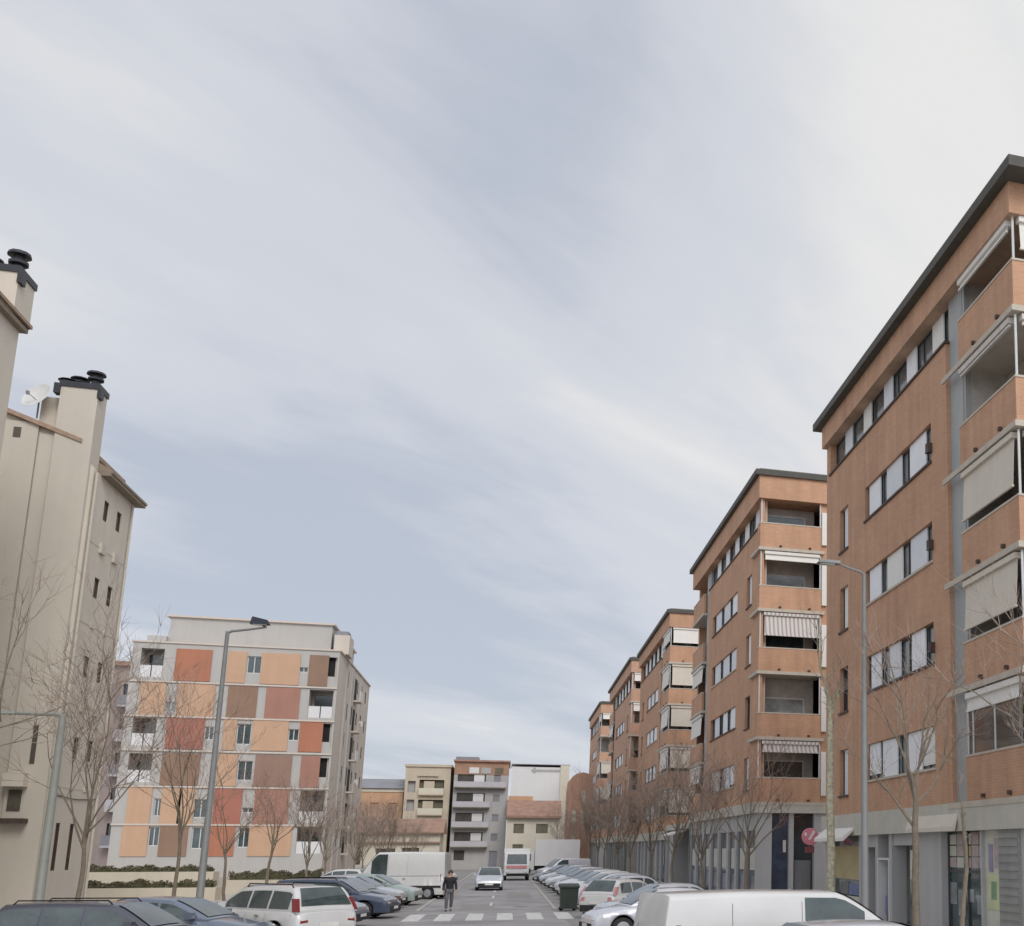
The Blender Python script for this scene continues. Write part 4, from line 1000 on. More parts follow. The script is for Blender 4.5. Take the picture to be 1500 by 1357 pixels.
def car(label, kind, paint, loc, heading, light='taillight', cat='car', group=None, roof=None, name=None, sc=(1,1,1)):
    K = KINDS[kind]; L = K['L']; W = K['W']/2; dk = K['deck']; rb, rt, ft, fb = K['cab']; zb = K['zb']; zr = K['zr']
    t = thing(name or ('parked_van' if 'van' in kind else 'parked_car'), label, cat, loc, heading, group); t.scale = sc
    wr = .32; wx = K['wheels']; zc = .24
    def hw(x):
        e = min(x, L-x); a = .42
        k = 1 if e > a else math.sqrt(max(0, 1-((a-e)/a)**2))*.18+.82
        return W*k
    xs = sorted(set([round(L*i/44, 4) for i in range(45)] + [p[0] for p in dk]))
    for w in wx: xs = sorted(set(xs + [round(w+(wr+.07)*math.cos(math.pi*q/10), 4) for q in range(11)]))
    mb = MB(); rings = []
    for x in xs:
        zt = interp(dk, x); z0 = zc
        for w in wx:
            if abs(x-w) < wr+.07: z0 = max(z0, .32+math.sqrt(max(0, (wr+.07)**2-(x-w)**2)))
        z0 = min(z0, zt-.08); h = hw(x); zs = min(zt-.03, .74)
        half = [(h*.955, z0), (h*.99, z0+(zs-z0)*.35), (h, z0+(zs-z0)*.75), (h*.985, zs), (h*.955, zt-.05 if zt-.05 > zs else zs+.005), (h*.90, zt-.012), (h*.6, zt+.012), (0, zt+.02)]
        rings.append([(x-L/2, y, z) for y, z in half] + [(x-L/2, -y, z) for y, z in half[-2::-1]])
    n = len(rings[0]); vs = [v for r in rings for v in r]; fs = []
    for i in range(len(rings)-1):
        for k in range(n-1): fs.append((i*n+k, (i+1)*n+k, (i+1)*n+k+1, i*n+k+1))
    fs.append(tuple(range(n))); fs.append(tuple((len(rings)-1)*n+k for k in range(n-1, -1, -1)))
    mb.add(vs, fs, 0, True)
    # cabin
    wb = W*.925; wt = W*.74 if 'van' not in kind else W*.86
    def top(x):
        if x < rt: 
            u = (x-rb)/(rt-rb); return zb+(zr-.03-zb)*(1-(1-u)**1.35)
        if x > ft:
            u = (fb-x)/(fb-ft); return zb+(zr-.03-zb)*(1-(1-u)**1.25)
        u = (x-rt)/(ft-rt); return zr-.03+.03*math.sin(math.pi*min(1, u*1.05))
    def yw(z): return wb-(wb-wt)*max(0, (z-zb)/(zr-zb))**1.15
    cx = sorted(set([rb+(rt-rb)*i/8 for i in range(9)] + [rt+(ft-rt)*i/12 for i in range(13)] + [ft+(fb-ft)*i/8 for i in range(9)]))
    rings = []
    for x in cx:
        h = top(x); z0 = zb-.06; rd = min(.09, max(.004, (h-zb)*.5))
        half = [(yw(z0), z0), (yw(zb), zb), (yw(zb+(h-rd-zb)*.5), zb+(h-rd-zb)*.5), (yw(h-rd), h-rd), (yw(h-rd)-rd*.25, h-rd*.45), (yw(h-rd)-rd*.75, h-rd*.1), (yw(h)*.55, h+.012), (0, h+.02)]
        rings.append([(x-L/2, y, z) for y, z in half] + [(x-L/2, -y, z) for y, z in half[-2::-1]])
    n = len(rings[0]); vs = [v for r in rings for v in r]; fs = []
    for i in range(len(rings)-1):
        for k in range(n-1): fs.append((i*n+k, (i+1)*n+k, (i+1)*n+k+1, i*n+k+1))
    fs.append(tuple(range(n))); fs.append(tuple((len(rings)-1)*n+k for k in range(n-1, -1, -1)))
    mb.add(vs, fs, 0, True)
    body = mb.build('body', P[paint], t, sharp=50)
    # underbody
    mb = MB(); mb.box(-L/2+.25, L/2-.25, -W*.86, W*.86, .17, .62); mb.build('underbody', M['underbody'], t)
    # side windows
    for s in (-1, 1):
        for (a, b) in K['win']:
            mb = MB(); m = 7; vs = []
            for i in range(m):
                x = a+(b-a)*i/(m-1); h = top(min(max(x, rb+.02), fb-.02)); zt_ = max(zb+.05, h-.10); z0 = zb+.035
                for z in (z0, (z0+zt_)/2, zt_): vs.append((x-L/2, s*(yw(z)+.007), z))
            fs = []
            for i in range(m-1):
                for k in range(2): fs.append((i*3+k, (i+1)*3+k, (i+1)*3+k+1, i*3+k+1))
            mb.add(vs, fs, 0, True); mb.build('side_window', M['carglass'], t)
    # shut lines of the doors
    def seam(x, z0, z1, s):
        zt = interp(dk, x); zs = min(zt-.03, .74); h = hw(x); zlo = zc
        prof = [(zlo, h*.955), (zlo+(zs-zlo)*.35, h*.99), (zlo+(zs-zlo)*.75, h), (zs, h*.985), (max(zt-.05, zs+.005), h*.955)]
        mb = MB(); vs = []; m = 8
        for i in range(m):
            z = z0+(z1-z0)*i/(m-1); y = s*(interp(prof, z)+.003)
            vs += [(x-.004-L/2, y, z), (x+.004-L/2, y, z)]
        mb.add(vs, [(2*i, 2*i+1, 2*i+3, 2*i+2) for i in range(m-1)]); mb.build('door_seam', M['seam'], t)
    isvan = kind in ('van', 'bigvan')
    sx = [K['win'][0][0]-.05, K['win'][-1][1]+.05] if isvan else [w_[1]+.04 for w_ in K['win'][-2:]] + [K['win'][-2][0]-.02]
    for s in (-1, 1):
        for x in sx:
            if all(abs(x-w_) > wr+.1 for w_ in wx): seam(x, .36, interp(dk, x)-.08, s)
            else: seam(x, .74, interp(dk, x)-.08, s)
        if isvan:
            x = sx[0]; mb = MB(); m = 6; vs = []
            for xq in (x, x-1.1):
                for i in range(m):
                    z = zb+.03+(zr-.22-zb)*i/(m-1); vs += [(xq-.004-L/2, s*(yw(z)+.004), z), (xq+.004-L/2, s*(yw(z)+.004), z)]
            fs = [(k_*2*m+2*i, k_*2*m+2*i+1, k_*2*m+2*i+3, k_*2*m+2*i+2) for k_ in range(2) for i in range(m-1)]
            mb.add(vs, fs); mb.build('door_seam', M['seam'], t)
            mb = MB(); mb.box(.35-L/2, x-.1-L/2, s*(yw(zb)+.001), s*(yw(zb)+.014), zb-.02, zb+.015); mb.build('sliding_rail', M['underbody'], t)
            mb = MB(); mb.box(.2-L/2, L/2-1.0, s*W*.985, s*(W+.016), .60, .72); mb.build('rub_strip', M['rubber'], t)
    # windscreen and rear window
    def screen(x0, x1, name, inset):
        mb = MB(); vs = []; m = 6
        for i in range(m):
            x = x0+(x1-x0)*i/(m-1); h = top(x)
            sl = (top(x+.01)-top(x-.01))/.02; nx, nz = -sl, 1; ln = math.hypot(nx, nz); nx, nz = nx/ln*.024, nz/ln*.024
            for f in (-1, -.5, 0, .5, 1): vs.append((x-L/2+nx, f*(yw(h)-inset), h+nz+.012*(1-abs(f)*.8)))
        fs = []
        for i in range(m-1):
            for k in range(4): fs.append((i*5+k, (i+1)*5+k, (i+1)*5+k+1, i*5+k+1))
        mb.add(vs, fs, 0, True); return mb.build(name, M['carglass'], t)
    screen(ft+(fb-ft)*.08, ft+(fb-ft)*.93, 'windscreen', .10)
    if kind not in ('van', 'bigvan'): screen(rb+(rt-rb)*.14, rb+(rt-rb)*.90, 'rear_window', .13)
    # wheels
    for s in (-1, 1):
        for w in wx:
            y0 = s*(W-.12)
            mb = MB(); mb.lathe([(.2,-.1),(.29,-.1),(.32,-.07),(.32,.07),(.29,.1),(.2,.1)], (w-L/2, y0, .32), 22, axis='y'); wh = mb.build('wheel', M['rubber'], t)
            mb = MB(); mb.lathe([(.02, 0), (.205, 0), (.205, s*.02), (.02, s*.03)], (w-L/2, y0+s*.085, .32), 18, axis='y'); mb.build('rim', M['rim'], wh)
    # lamps, bumper, plates, mirrors
    for s in (-1, 1):
        zt = interp(dk, .06) if 'van' not in kind else 1.35
        mb = MB(); x0 = -L/2-.012; z0 = .66 if 'van' not in kind else .8
        mb.add([(x0+.02, s*W*.83, z0), (x0+.26, s*(W*.965), z0+.04), (x0+.28, s*(W*.955), zt-.02), (x0+.07, s*W*.78, zt-.02), (x0+.02, s*W*.60, z0+.02), (x0+.06, s*W*.6, zt-.04)],
               [(0,1,2,3) if s < 0 else (3,2,1,0), (4,0,3,5) if s < 0 else (5,3,0,4)]); mb.build('tail_light', M[light], t)
        if kind in ('wagon', 'hatch'):
            mb = MB(); vs = []
            for z in (zb-.02, zb+.14, zb+.28):
                f = 1-(1-min(1, (z-zb)/(zr-.03-zb)))**(1/1.35) if z > zb else 0
                xx = rb+(rt-rb)*f-L/2-.02; y1 = yw(z)+.012
                vs += [(xx, s*(y1-.10), z), (xx, s*y1, z), (xx+.16, s*(y1+.004), z)]
            mb.add(vs, [(0,1,4,3), (1,2,5,4), (3,4,7,6), (4,5,8,7)]); mb.build('tail_light', M[light], t)
        mb = MB(); x1 = L/2; zh = interp(dk, L-.25)
        mb.add([(x1-.02, s*W*.55, .58), (x1-.28, s*(W*.985), .62), (x1-.42, s*W*.97, zh-.02), (x1-.18, s*W*.6, zh-.03), (x1-.03, s*W*.8, .59), (x1-.2, s*W*.84, zh-.02)],
               [(0,4,5,3), (4,1,2,5)]); mb.build('headlight', M['headlight'], t)
        mb = MB(); mx = fb-.35; mb.box(mx-L/2-.1, mx-L/2+.06, s*W*.97, s*(W*.97+.18), zb+.02, zb+.17); mb.build('mirror', P[paint], t)
        mb = MB()
        for q in ((1.5, 2.35) if kind not in ('van', 'bigvan') else (2.25,)): mb.box(q-L/2, q-L/2+.16, s*W*.985, s*(W*.985+.03), zb-.14, zb-.11)
        mb.build('door_handle', M['chrome'], t)
    mb = MB(); mb.box(-L/2-.03, -L/2+.2, -W*.80, W*.80, .27, .52); mb.box(L/2-.2, L/2+.03, -W*.78, W*.78, .25, .47); mb.build('bumper', M['rubber'] if paint != 'black' else M['underbody'], t)
    mb = MB(); mb.box(-L/2-.045, -L/2-.031, -.26, .26, .56, .67); mb.box(L/2+.031, L/2+.045, -.26, .26, .36, .46); mb.build('number_plate', M['plate'], t)
    if K.get('rails'):
        for s in (-1, 1):
            mb = MB(); pts = [(rt+.1-L/2, s*(wt-.06), zr-.05), (rt+.2-L/2, s*(wt-.06), zr+.05), (ft-.1-L/2, s*(wt-.06), zr+.05), (ft-L/2, s*(wt-.06), zr-.05)]
            mb.tube(pts, .016, 6); mb.build('roof_rail', M['underbody'], t)
    return t

LG = 'cars parked along the left side of the street'; RG = 'cars parked along the right side of the street'
def at_(x, y): return (x, y, 0)
# left bays
car('dark grey estate car at the bottom left corner, nearest on the left', 'wagon', 'darkgrey', at_(-8.05, 28.0), R(-10), group=LG)
car('dark navy saloon behind the dark grey estate, seen over its bonnet', 'sedan', 'bluegrey', at_(-7.75, 31.6), R(-12), group=LG)
car('white estate car with its tailgate and red tail lights toward the road', 'wagon', 'white', at_(-6.05, 34.3), R(90+42), group=LG, sc=(1.08,1.06,1.1))
car('dark blue car with a long low roof beyond the white estate', 'wagon', 'navy', at_(-6.3, 47.6), R(-10), group=LG)
car('pale green hatchback in front of the tall white van', 'hatch', 'green', at_(-5.9, 58.2), R(-12), group=LG)
car('tall white delivery van parked nose left in the left bays', 'bigvan', 'white', at_(-5.45, 65.5), R(180-8), cat='van', group=LG, sc=(.9,1,1))
car('small white car just left of the tall white van', 'hatch', 'white', at_(-9.6, 74), R(180-20), group=LG)
car('dark car just past the tall white van on the left', 'hatch', 'black', at_(-5.9, 73), R(-14), group=LG)
car('grey car parked second past the tall white van on the left', 'hatch', 'grey', at_(-5.8, 84), R(-14), group=LG)
car('white car parked farthest away on the left', 'hatch', 'white', at_(-5.8, 95), R(-14), group=LG)
# right bays
car('silver grey car showing only its bright roof before the white windowless van', 'hatch', 'silver', at_(6.0, 17.55), R(8), group=RG)
car('white windowless van side on at the bottom right', 'van', 'white', at_(5.3, 20.7), R(12), cat='van', group=RG, sc=(1.25,1,1))
car('pale silver saloon parked nose to the road, behind the white van', 'sedan', 'lilac', at_(4.6, 34.8), R(180+10), group=RG)
car('white hatchback with faded pink tail lights beside the green waste container', 'hatch', 'white', at_(4.7, 45.6), R(90-40), light='pinklight', group=RG)
car('silver hatchback parked next beyond the waste container', 'hatch', 'silver', at_(4.9, 57), R(180+14), group=RG)
car('lilac silver car parked fourth on the right, beyond the silver hatchback', 'hatch', 'lilac', at_(4.9, 67), R(180+16), group=RG)
car('dark grey car in the distant right bays', 'hatch', 'darkgrey', at_(4.6, 81), R(180+16), group=RG)
car('black car in the distant right bays beyond the dark grey one', 'sedan', 'black', at_(4.5, 92), R(180+18), group=RG)
car('pale van with a white roof farthest away in the right bays', 'van', 'lilac', at_(5.0, 104), R(180+20), cat='van', group=RG)
car('dark blue estate car beside the white estate, one bay farther', 'hatch', 'bluegrey', at_(-6.6, 42.2), R(-12), group=LG)
car('black car two bays before the pale green hatchback on the left', 'hatch', 'black', at_(-6.3, 51.6), R(-12), group=LG)
car('silver hatchback directly before the pale green one on the left', 'hatch', 'silver', at_(-6.4, 55.2), R(-10), group=LG)
car('dark grey car farthest but one on the left', 'hatch', 'darkgrey', at_(-5.8, 89.5), R(-14), group=LG)
car('lilac silver car on the left between the grey and black cars', 'hatch', 'lilac', at_(-5.8, 78.5), R(-14), group=LG)
car('silver saloon between the pale silver saloon and the white hatchback', 'sedan', 'silver', at_(5.3, 39.6), R(180+10), group=RG)
car('silver saloon just beyond the white hatchback on the right', 'sedan', 'silver', at_(5.2, 52.4), R(180+12), group=RG)
car('white hatchback third beyond the waste container on the right', 'hatch', 'white', at_(4.9, 62), R(180+14), group=RG)
car('grey hatchback midway along the right bays', 'hatch', 'grey', at_(4.8, 72.2), R(180+16), group=RG)
car('white car beside the dark grey car in the right bays', 'hatch', 'white', at_(4.7, 76.5), R(180+16), group=RG)
car('silver car between the dark grey and black cars in the right bays', 'hatch', 'silver', at_(4.6, 86.4), R(180+16), group=RG)
# traffic
car('silver car driving on the road in the middle of the picture', 'hatch', 'silver', at_(-.95, 78.5), R(-90), name='moving_car')
# white lorry and box truck at the end of the street
def truck(label, loc, heading, w, h, L, front, boxm, cat):
    t = thing('truck', label, cat, loc, heading)
    mb = MB(); mb.box(-L/2, L/2-1.5, -w/2, w/2, .95, h); mb.build('cargo_box', boxm, t)
    mb = MB(); mb.poly_prism([(L/2-1.45, .5), (L/2+.15, .5), (L/2+.2, 1.3), (L/2+.02, 2.3), (L/2-.3, 2.5), (L/2-1.45, 2.5)], 'y', -w/2+.08, w/2-.08); cb = mb.build('cab', front, t)
    mb = MB(); mb.add([(L/2+.205, -w/2+.25, 1.4), (L/2+.205, w/2-.25, 1.4), (L/2+.05, w/2-.3, 2.25), (L/2+.05, -w/2+.3, 2.25)], [(0,1,2,3)]); mb.build('windscreen', M['carglass'], cb)
    for s in (-1, 1):
        mb = MB(); y = s*(w/2-.07); mb.add([(L/2-1.1, y, 1.45), (L/2-.05, y, 1.45), (L/2-.15, y, 2.2), (L/2-1.1, y, 2.2)], [(0,1,2,3)]); mb.build('side_window', M['carglass'], cb)
        mb = MB(); mb.box(L/2+.16, L/2+.22, s*w*.34-.15, s*w*.34+.15, .75, .95); mb.build('headlight', M['headlight'], cb)
        for x in (-L/2+1.0, L/2-.75):
            mb = MB(); mb.lathe([(.2,-.13),(.4,-.13),(.42,0),(.4,.13),(.2,.13)], (x, s*(w/2-.16), .42), 20, axis='y'); wh = mb.build('wheel', M['rubber'], t)
            mb = MB(); mb.lathe([(.02,0),(.22,0),(.2,s*.03),(.02,s*.03)], (x, s*(w/2-.02), .42), 14, axis='y'); mb.build('rim', M['rim'], wh)
    mb = MB(); mb.box(-L/2+.05, L/2-.05, -w*.4, w*.4, .45, .94); mb.build('chassis', M['underbody'], t)
    mb = MB(); mb.box(L/2+.0, L/2+.25, -w/2+.1, w/2-.1, .38, .62); mb.build('bumper', M['underbody'], t)
    return t
tk = truck('white lorry with a pinkish red front coming down the road beyond the silver car', (.95, 104, 0), R(-90), 2.2, 2.75, 5.6, P['white'], M['f_white'], 'lorry')
mb = MB(); mb.box(3.01, 3.03, -.85, .85, 1.02, 1.3); mb.build('grille_panel', M['pinklight'], tk)
truck('white box truck standing across the end of the street, right of the lorry', (4.6, 126, 0), R(180), 2.3, 3.75, 6.2, P['white'], M['f_white'], 'truck')
# motor scooters on the left
def scooter(label, loc, heading, m):
    t = thing('motor_scooter', label, 'scooter', loc, heading, 'scooters parked beyond the tall white van')
    mb = MB(); mb.poly_prism([(-.75,.5),(-.8,.8),(-.2,.82),(-.1,.45),(.35,.4),(.5,1.0),(.6,1.0),(.55,.3),(-.3,.28)], 'y', -.15, .15); mb.build('body', m, t)
    mb = MB(); mb.poly_prism([(-.8,.8),(-.2,.8),(-.18,.88),(-.5,.93),(-.8,.9)], 'y', -.14, .14); mb.build('seat', M['rubber'], t)
    mb = MB(); mb.tube([(.5,-.33,1.1),(.54,0,1.04),(.5,.33,1.1)], .02, 6); mb.build('handlebar', M['chrome'], t)
    for x in (-.6, .68): mb = MB(); mb.lathe([(.12,-.06),(.22,-.06),(.25,0),(.22,.06),(.12,.06)], (x,0,.25), 16, axis='y'); mb.build('wheel', M['rubber'], t)
    mb = MB(); mb.tube([(.54,0,1.0),(.68,0,.25)], .03, 6); mb.build('fork', M['chrome'], t)
    return t
scooter('black scooter parked by the left kerb, nearer of two', (-3.9, 66.5, 0), R(-25), P['black'])
scooter('dark red scooter parked by the left kerb, farther of two', (-3.9, 69.0, 0), R(-25), P['red'])

# ------------------------------------------------------------------ the pedestrian
def skin_object(name, verts, edges, radii, m, parent, root=0, sub=2):
    me = bpy.data.meshes.new(name); me.from_pydata(verts, edges, [])
    o = bpy.data.objects.new(name, me); COL.objects.link(o)
    md = o.modifiers.new('skin', 'SKIN'); md.use_smooth_shade = True
    for i, r in enumerate(radii):
        d = me.skin_vertices[0].data[i]; d.radius = r if hasattr(r, '__len__') else (r, r); d.use_root = (i == root)
    sb = o.modifiers.new('sub', 'SUBSURF'); sb.levels = sub; sb.render_levels = sub
    dg = bpy.context.evaluated_depsgraph_get(); ev = o.evaluated_get(dg)
    nm = bpy.data.meshes.new_from_object(ev); nm.materials.clear(); nm.materials.append(m)
    for p in nm.polygons: p.use_smooth = True
    o2 = bpy.data.objects.new(name, nm); COL.objects.link(o2); o2.parent = parent
    bpy.data.objects.remove(o); o2.name = name
    return o2
pn = thing('person', 'person in a black jacket and grey trousers walking on the left edge of the crossing', 'person', (-2.25, 51.4, 0), R(6))
V = [(0,0,.93),(0,0,1.08),(0,-.01,1.26),(0,-.01,1.40),(0,-.015,1.48),(0,-.01,1.56),(0,0,1.66),(0,.005,1.72),
     (-.09,0,.90),(-.11,-.14,.50),(-.105,-.08,.10),(-.105,-.22,.05),
     (.09,0,.90),(.11,.10,.50),(.105,.26,.13),(.105,.13,.06),
     (-.17,-.01,1.39),(-.24,.05,1.13),(-.25,-.05,.88),(-.25,-.07,.82),
     (.17,-.01,1.39),(.24,-.04,1.13),(.26,-.17,.90),(.262,-.2,.84)]
Ed = [(0,1),(1,2),(2,3),(3,4),(4,5),(5,6),(6,7),(0,8),(8,9),(9,10),(10,11),(0,12),(12,13),(13,14),(14,15),(3,16),(16,17),(17,18),(18,19),(3,20),(20,21),(21,22),(22,23)]
Rd = [(.15,.11),(.14,.10),(.165,.115),(.15,.10),.058,.075,.095,.06,.085,.062,.042,.03,.085,.062,.042,.03,.06,.046,.034,.03,.06,.046,.034,.03]
bodyo = skin_object('body', V, Ed, Rd, M['skin'], pn)
# hands: five fingers each joined to the same continuous surface family
for s, hp in ((-1, Vector((-.25,-.07,.82))), (1, Vector((.262,-.2,.84)))):
    hv = [tuple(hp), tuple(hp+Vector((0,-.01,-.06)))]; he = [(0,1)]; hr = [.026, (.034, .018)]
    for k, (oy, ln) in enumerate(((-.032,.062),(-.011,.075),(.011,.07),(.032,.055))):
        b_ = len(hv); hv += [tuple(hp+Vector((0, oy, -.085))), tuple(hp+Vector((-s*.006, oy, -.085-ln*.55))), tuple(hp+Vector((-s*.022, oy, -.085-ln)))]
        he += [(1,b_),(b_,b_+1),(b_+1,b_+2)]; hr += [.010,.009,.0075]
    b_ = len(hv); hv += [tuple(hp+Vector((-s*.008,-.04,-.05))), tuple(hp+Vector((-s*.02,-.058,-.09)))]; he += [(0,b_),(b_,b_+1)]; hr += [.011,.009]
    skin_object('hand', hv, he, hr, M['skin'], bodyo, sub=1)
JV = [(0,0,.86),(0,0,1.08),(0,-.01,1.26),(0,-.01,1.40),(0,-.012,1.47),(-.17,-.01,1.39),(-.245,.05,1.13),(-.255,-.05,.87),(.17,-.01,1.39),(.245,-.04,1.13),(.265,-.17,.89)]
JE = [(0,1),(1,2),(2,3),(3,4),(3,5),(5,6),(6,7),(3,8),(8,9),(9,10)]
skin_object('jacket', JV, JE, [(.19,.14),(.175,.13),(.2,.145),(.185,.125),.075,.08,.062,.05,.08,.062,.05], M['jacket'], bodyo, root=1)
TV = [(0,0,.93),(-.09,0,.88),(-.11,-.14,.50),(-.105,-.08,.10),(.09,0,.88),(.11,.10,.50),(.105,.26,.15)]
skin_object('trousers', TV, [(0,1),(1,2),(2,3),(0,4),(4,5),(5,6)], [(.16,.125),.105,.08,.064,.105,.08,.064], M['trousers'], bodyo)
for (a, b_) in (((-.105,-.06,.05),(-.105,-.24,.035)), ((.105,.29,.10),(.105,.12,.035))):
    skin_object('shoe', [a, tuple((Vector(a)+Vector(b_))/2), b_], [(0,1),(1,2)], [.05,.052,.04], M['shoe'], bodyo)
mb = MB(); pr = []
for q in range(9):
    a = math.pi*q/8*.62; pr.append((.105*math.sin(a)+.001, .112*math.cos(a)))
mb.lathe(pr[::-1], (0, .022, 1.645), 16); mb.lathe([(.02,-.12),(.09,-.08),(.098,0),(.07,.05)], (0,.035,1.645), 14); mb.build('hair', M['hair'], bodyo)
mb = MB()
for s in (-1, 1): mb.lathe([(.002,-.012),(.012,0),(.002,.012)], (s*.034,-.088,1.645), 8)
mb.build('eyes', M['hair'], bodyo)
mb = MB(); mb.poly_prism([(-.085,1.65),(-.115,1.61),(-.085,1.605)], 'x', -.012, .012); mb.box(-.025,.025,-.092,-.08,1.572,1.58)
for s in (-1, 1): mb.lathe([(.004,-.03),(.018,-.01),(.018,.015),(.004,.03)], (s*.096, 0, 1.635), 8)
mb.build('face', M['skin'], bodyo)

# ------------------------------------------------------------------ camera
cam = bpy.data.cameras.new('camera'); co = bpy.data.objects.new('camera', cam); COL.objects.link(co)
co.location = (0, 0, 2.6); co.rotation_euler = (R(90+10.4), 0, R(-17.2))
cam.sensor_fit = 'HORIZONTAL'; cam.sensor_width = 36; cam.lens = 36*1600/1500
cam.shift_x = (750-1245)/1500; cam.shift_y = (952-678.5)/1500
cam.clip_start = .1; cam.clip_end = 6000
scene.camera = co

# ------------------------------------------------------------------ light
SUN_EL, SUN_AZ = 40, 165           # azimuth measured clockwise from +Y
w = bpy.data.worlds.new('World'); scene.world = w; w.use_nodes = True
nt = w.node_tree; N = nt.nodes; Lk = nt.links
bg = N['Background']; bg.inputs['Strength'].default_value = .127
sky = N.new('ShaderNodeTexSky'); sky.sky_type = 'NISHITA'; sky.sun_disc = False
sky.sun_elevation = R(SUN_EL); sky.sun_rotation = R(SUN_AZ); sky.air_density = 1.0; sky.dust_density = 1.5; sky.altitude = 100
tc = N.new('ShaderNodeTexCoord'); sp = N.new('ShaderNodeSeparateXYZ'); Lk.new(tc.outputs['Generated'], sp.inputs[0])
def math_(op, a, b=None, clamp=False):
    n = N.new('ShaderNodeMath'); n.operation = op; n.use_clamp = clamp
    for i, q in enumerate((a, b)):
        if q is None: continue
        if isinstance(q, (int, float)): n.inputs[i].default_value = q
        else: Lk.new(q, n.inputs[i])
    return n.outputs[0]
zc = math_('ADD', math_('MAXIMUM', sp.outputs[2], 0.0), .16)
cx = math_('DIVIDE', sp.outputs[0], zc); cy = math_('DIVIDE', sp.outputs[1], zc)
def streak(ang, along, across, scale, detail, rough, dist, off):
    c_, k_ = math.cos(R(ang)), math.sin(R(ang))
    u = math_('ADD', math_('MULTIPLY', cx, c_*along), math_('MULTIPLY', cy, k_*along))
    v = math_('ADD', math_('MULTIPLY', cx, -k_*across), math_('MULTIPLY', cy, c_*across))
    cb = N.new('ShaderNodeCombineXYZ'); Lk.new(u, cb.inputs[0]); Lk.new(v, cb.inputs[1]); cb.inputs[2].default_value = off
    n = N.new('ShaderNodeTexNoise'); n.inputs['Scale'].default_value = scale; n.inputs['Detail'].default_value = detail
    n.inputs['Roughness'].default_value = rough; n.inputs['Distortion'].default_value = dist
    Lk.new(cb.outputs[0], n.inputs['Vector']); return n.outputs['Fac']
n1 = streak(42, .5, 1.3, 1.1, 6, .5, .4, 2.3)
n2 = streak(50, .6, 1.9, 2.0, 7, .5, .5, 7.1)
n3 = streak(30, .9, 1.6, 4.5, 6, .55, .6, 4.4)
s_ = math_('ADD', math_('ADD', math_('MULTIPLY', n1, .60), math_('MULTIPLY', n2, .29)), math_('MULTIPLY', n3, .11))
# broad banks and gaps of the cloud deck, each a soft lobe round a compass direction
nrm = N.new('ShaderNodeVectorMath'); nrm.operation = 'NORMALIZE'; Lk.new(tc.outputs['Generated'], nrm.inputs[0])
BANKS = [((0.274, 0.728, 0.629), 0.138, 16),
         ((-0.282, 0.859, 0.427), 0.111, 50),
         ((-0.013, 0.906, 0.423), 0.104, 60),
         ((0.128, 0.912, 0.389), 0.117, 60),
         ((-0.344, 0.79, 0.508), 0.039, 40),
         ((-0.181, 0.926, 0.332), -0.130, 60),
         ((0.028, 0.951, 0.309), -0.104, 70),
         ((0.057, 0.845, 0.532), -0.130, 70),
         ((-0.14, 0.821, 0.554), -0.091, 60),
         ((0.0, 0.981, 0.192), -0.098, 50),
         ((-0.265, 0.954, 0.138), -0.065, 60),
         ((0.346, 0.807, 0.48), 0.078, 40)]
for (dv, amt, kk) in BANKS:
    dp_ = N.new('ShaderNodeVectorMath'); dp_.operation = 'DOT_PRODUCT'; Lk.new(nrm.outputs[0], dp_.inputs[0]); dp_.inputs[1].default_value = dv
    s_ = math_('ADD', s_, math_('MULTIPLY', math_('POWER', math_('MAXIMUM', dp_.outputs['Value'], 0.0), float(kk)), amt))
cr = N.new('ShaderNodeValToRGB'); cr.color_ramp.elements[0].position = .36; cr.color_ramp.elements[1].position = .66
Lk.new(s_, cr.inputs[0])
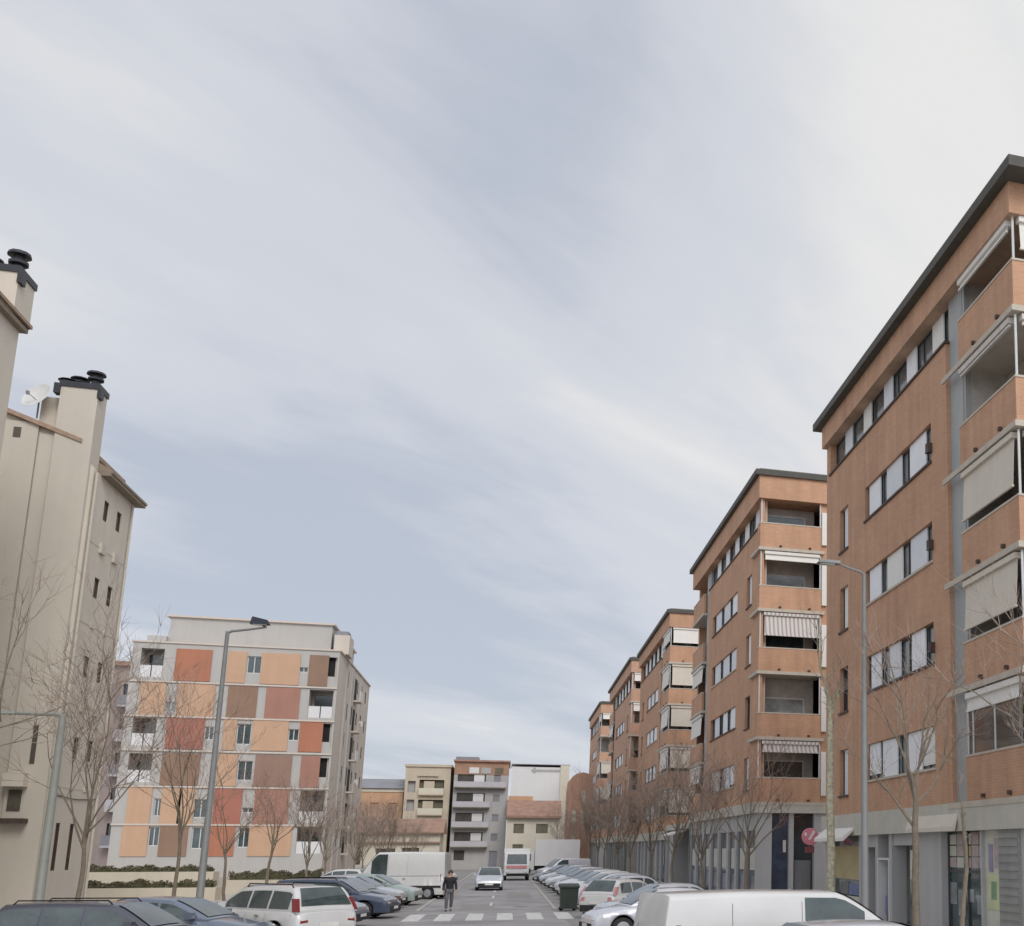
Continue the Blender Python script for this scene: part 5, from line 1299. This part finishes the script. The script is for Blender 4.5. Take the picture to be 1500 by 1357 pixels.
cc = N.new('ShaderNodeValToRGB'); e = cc.color_ramp.elements; cc.color_ramp.interpolation = 'EASE'
e[0].position = .34; e[0].color = (4.1, 4.4, 5.05, 1); e[1].position = .68; e[1].color = (6.4, 6.4, 6.35, 1)
m_ = e.new(.5); m_.color = (5.25, 5.42, 5.85, 1)
Lk.new(s_, cc.inputs[0])
mixn = N.new('ShaderNodeMix'); mixn.data_type = 'RGBA'
Lk.new(math_('ADD', math_('MULTIPLY', cr.outputs[0], .10), .88, True), mixn.inputs[0])
Lk.new(sky.outputs[0], mixn.inputs[6])
# overcast is brighter on the sun's side of the sky (behind the camera) and whiter to the east
glow = math_('ADD', math_('MULTIPLY', sp.outputs[1], -1.0), math_('MULTIPLY', sp.outputs[2], .1))
gain = math_('ADD', math_('MULTIPLY', math_('MAXIMUM', glow, 0.0), .9), 1.0)
east = math_('ADD', math_('MULTIPLY', math_('MAXIMUM', math_('MULTIPLY', sp.outputs[0], sp.outputs[2]), 0.0), .55), 0.0)
vm = N.new('ShaderNodeVectorMath'); vm.operation = 'SCALE'; Lk.new(cc.outputs[0], vm.inputs[0]); Lk.new(gain, vm.inputs['Scale'])
mw = N.new('ShaderNodeMix'); mw.data_type = 'RGBA'; Lk.new(math_('MULTIPLY', east, 1.6, True), mw.inputs[0]); Lk.new(vm.outputs[0], mw.inputs[6]); mw.inputs[7].default_value = (6.6, 6.6, 6.5, 1)
Lk.new(mw.outputs[2], mixn.inputs[7])
Lk.new(mixn.outputs[2], bg.inputs['Color'])
sun = bpy.data.lights.new('sun', 'SUN'); sun.energy = 1.5; sun.angle = R(25); sun.color = (1, .955, .89)
so = bpy.data.objects.new('sun', sun); COL.objects.link(so)
az = R(SUN_AZ); el = R(SUN_EL)
d = Vector((math.sin(az)*math.cos(el), math.cos(az)*math.cos(el), math.sin(el)))
so.rotation_euler = d.to_track_quat('Z', 'Y').to_euler(); so.location = (-40, -60, 60)

scene.view_settings.view_transform = 'Standard'; scene.view_settings.look = 'None'; scene.view_settings.exposure = 0
scene.render.resolution_x = 1024; scene.render.resolution_y = 926
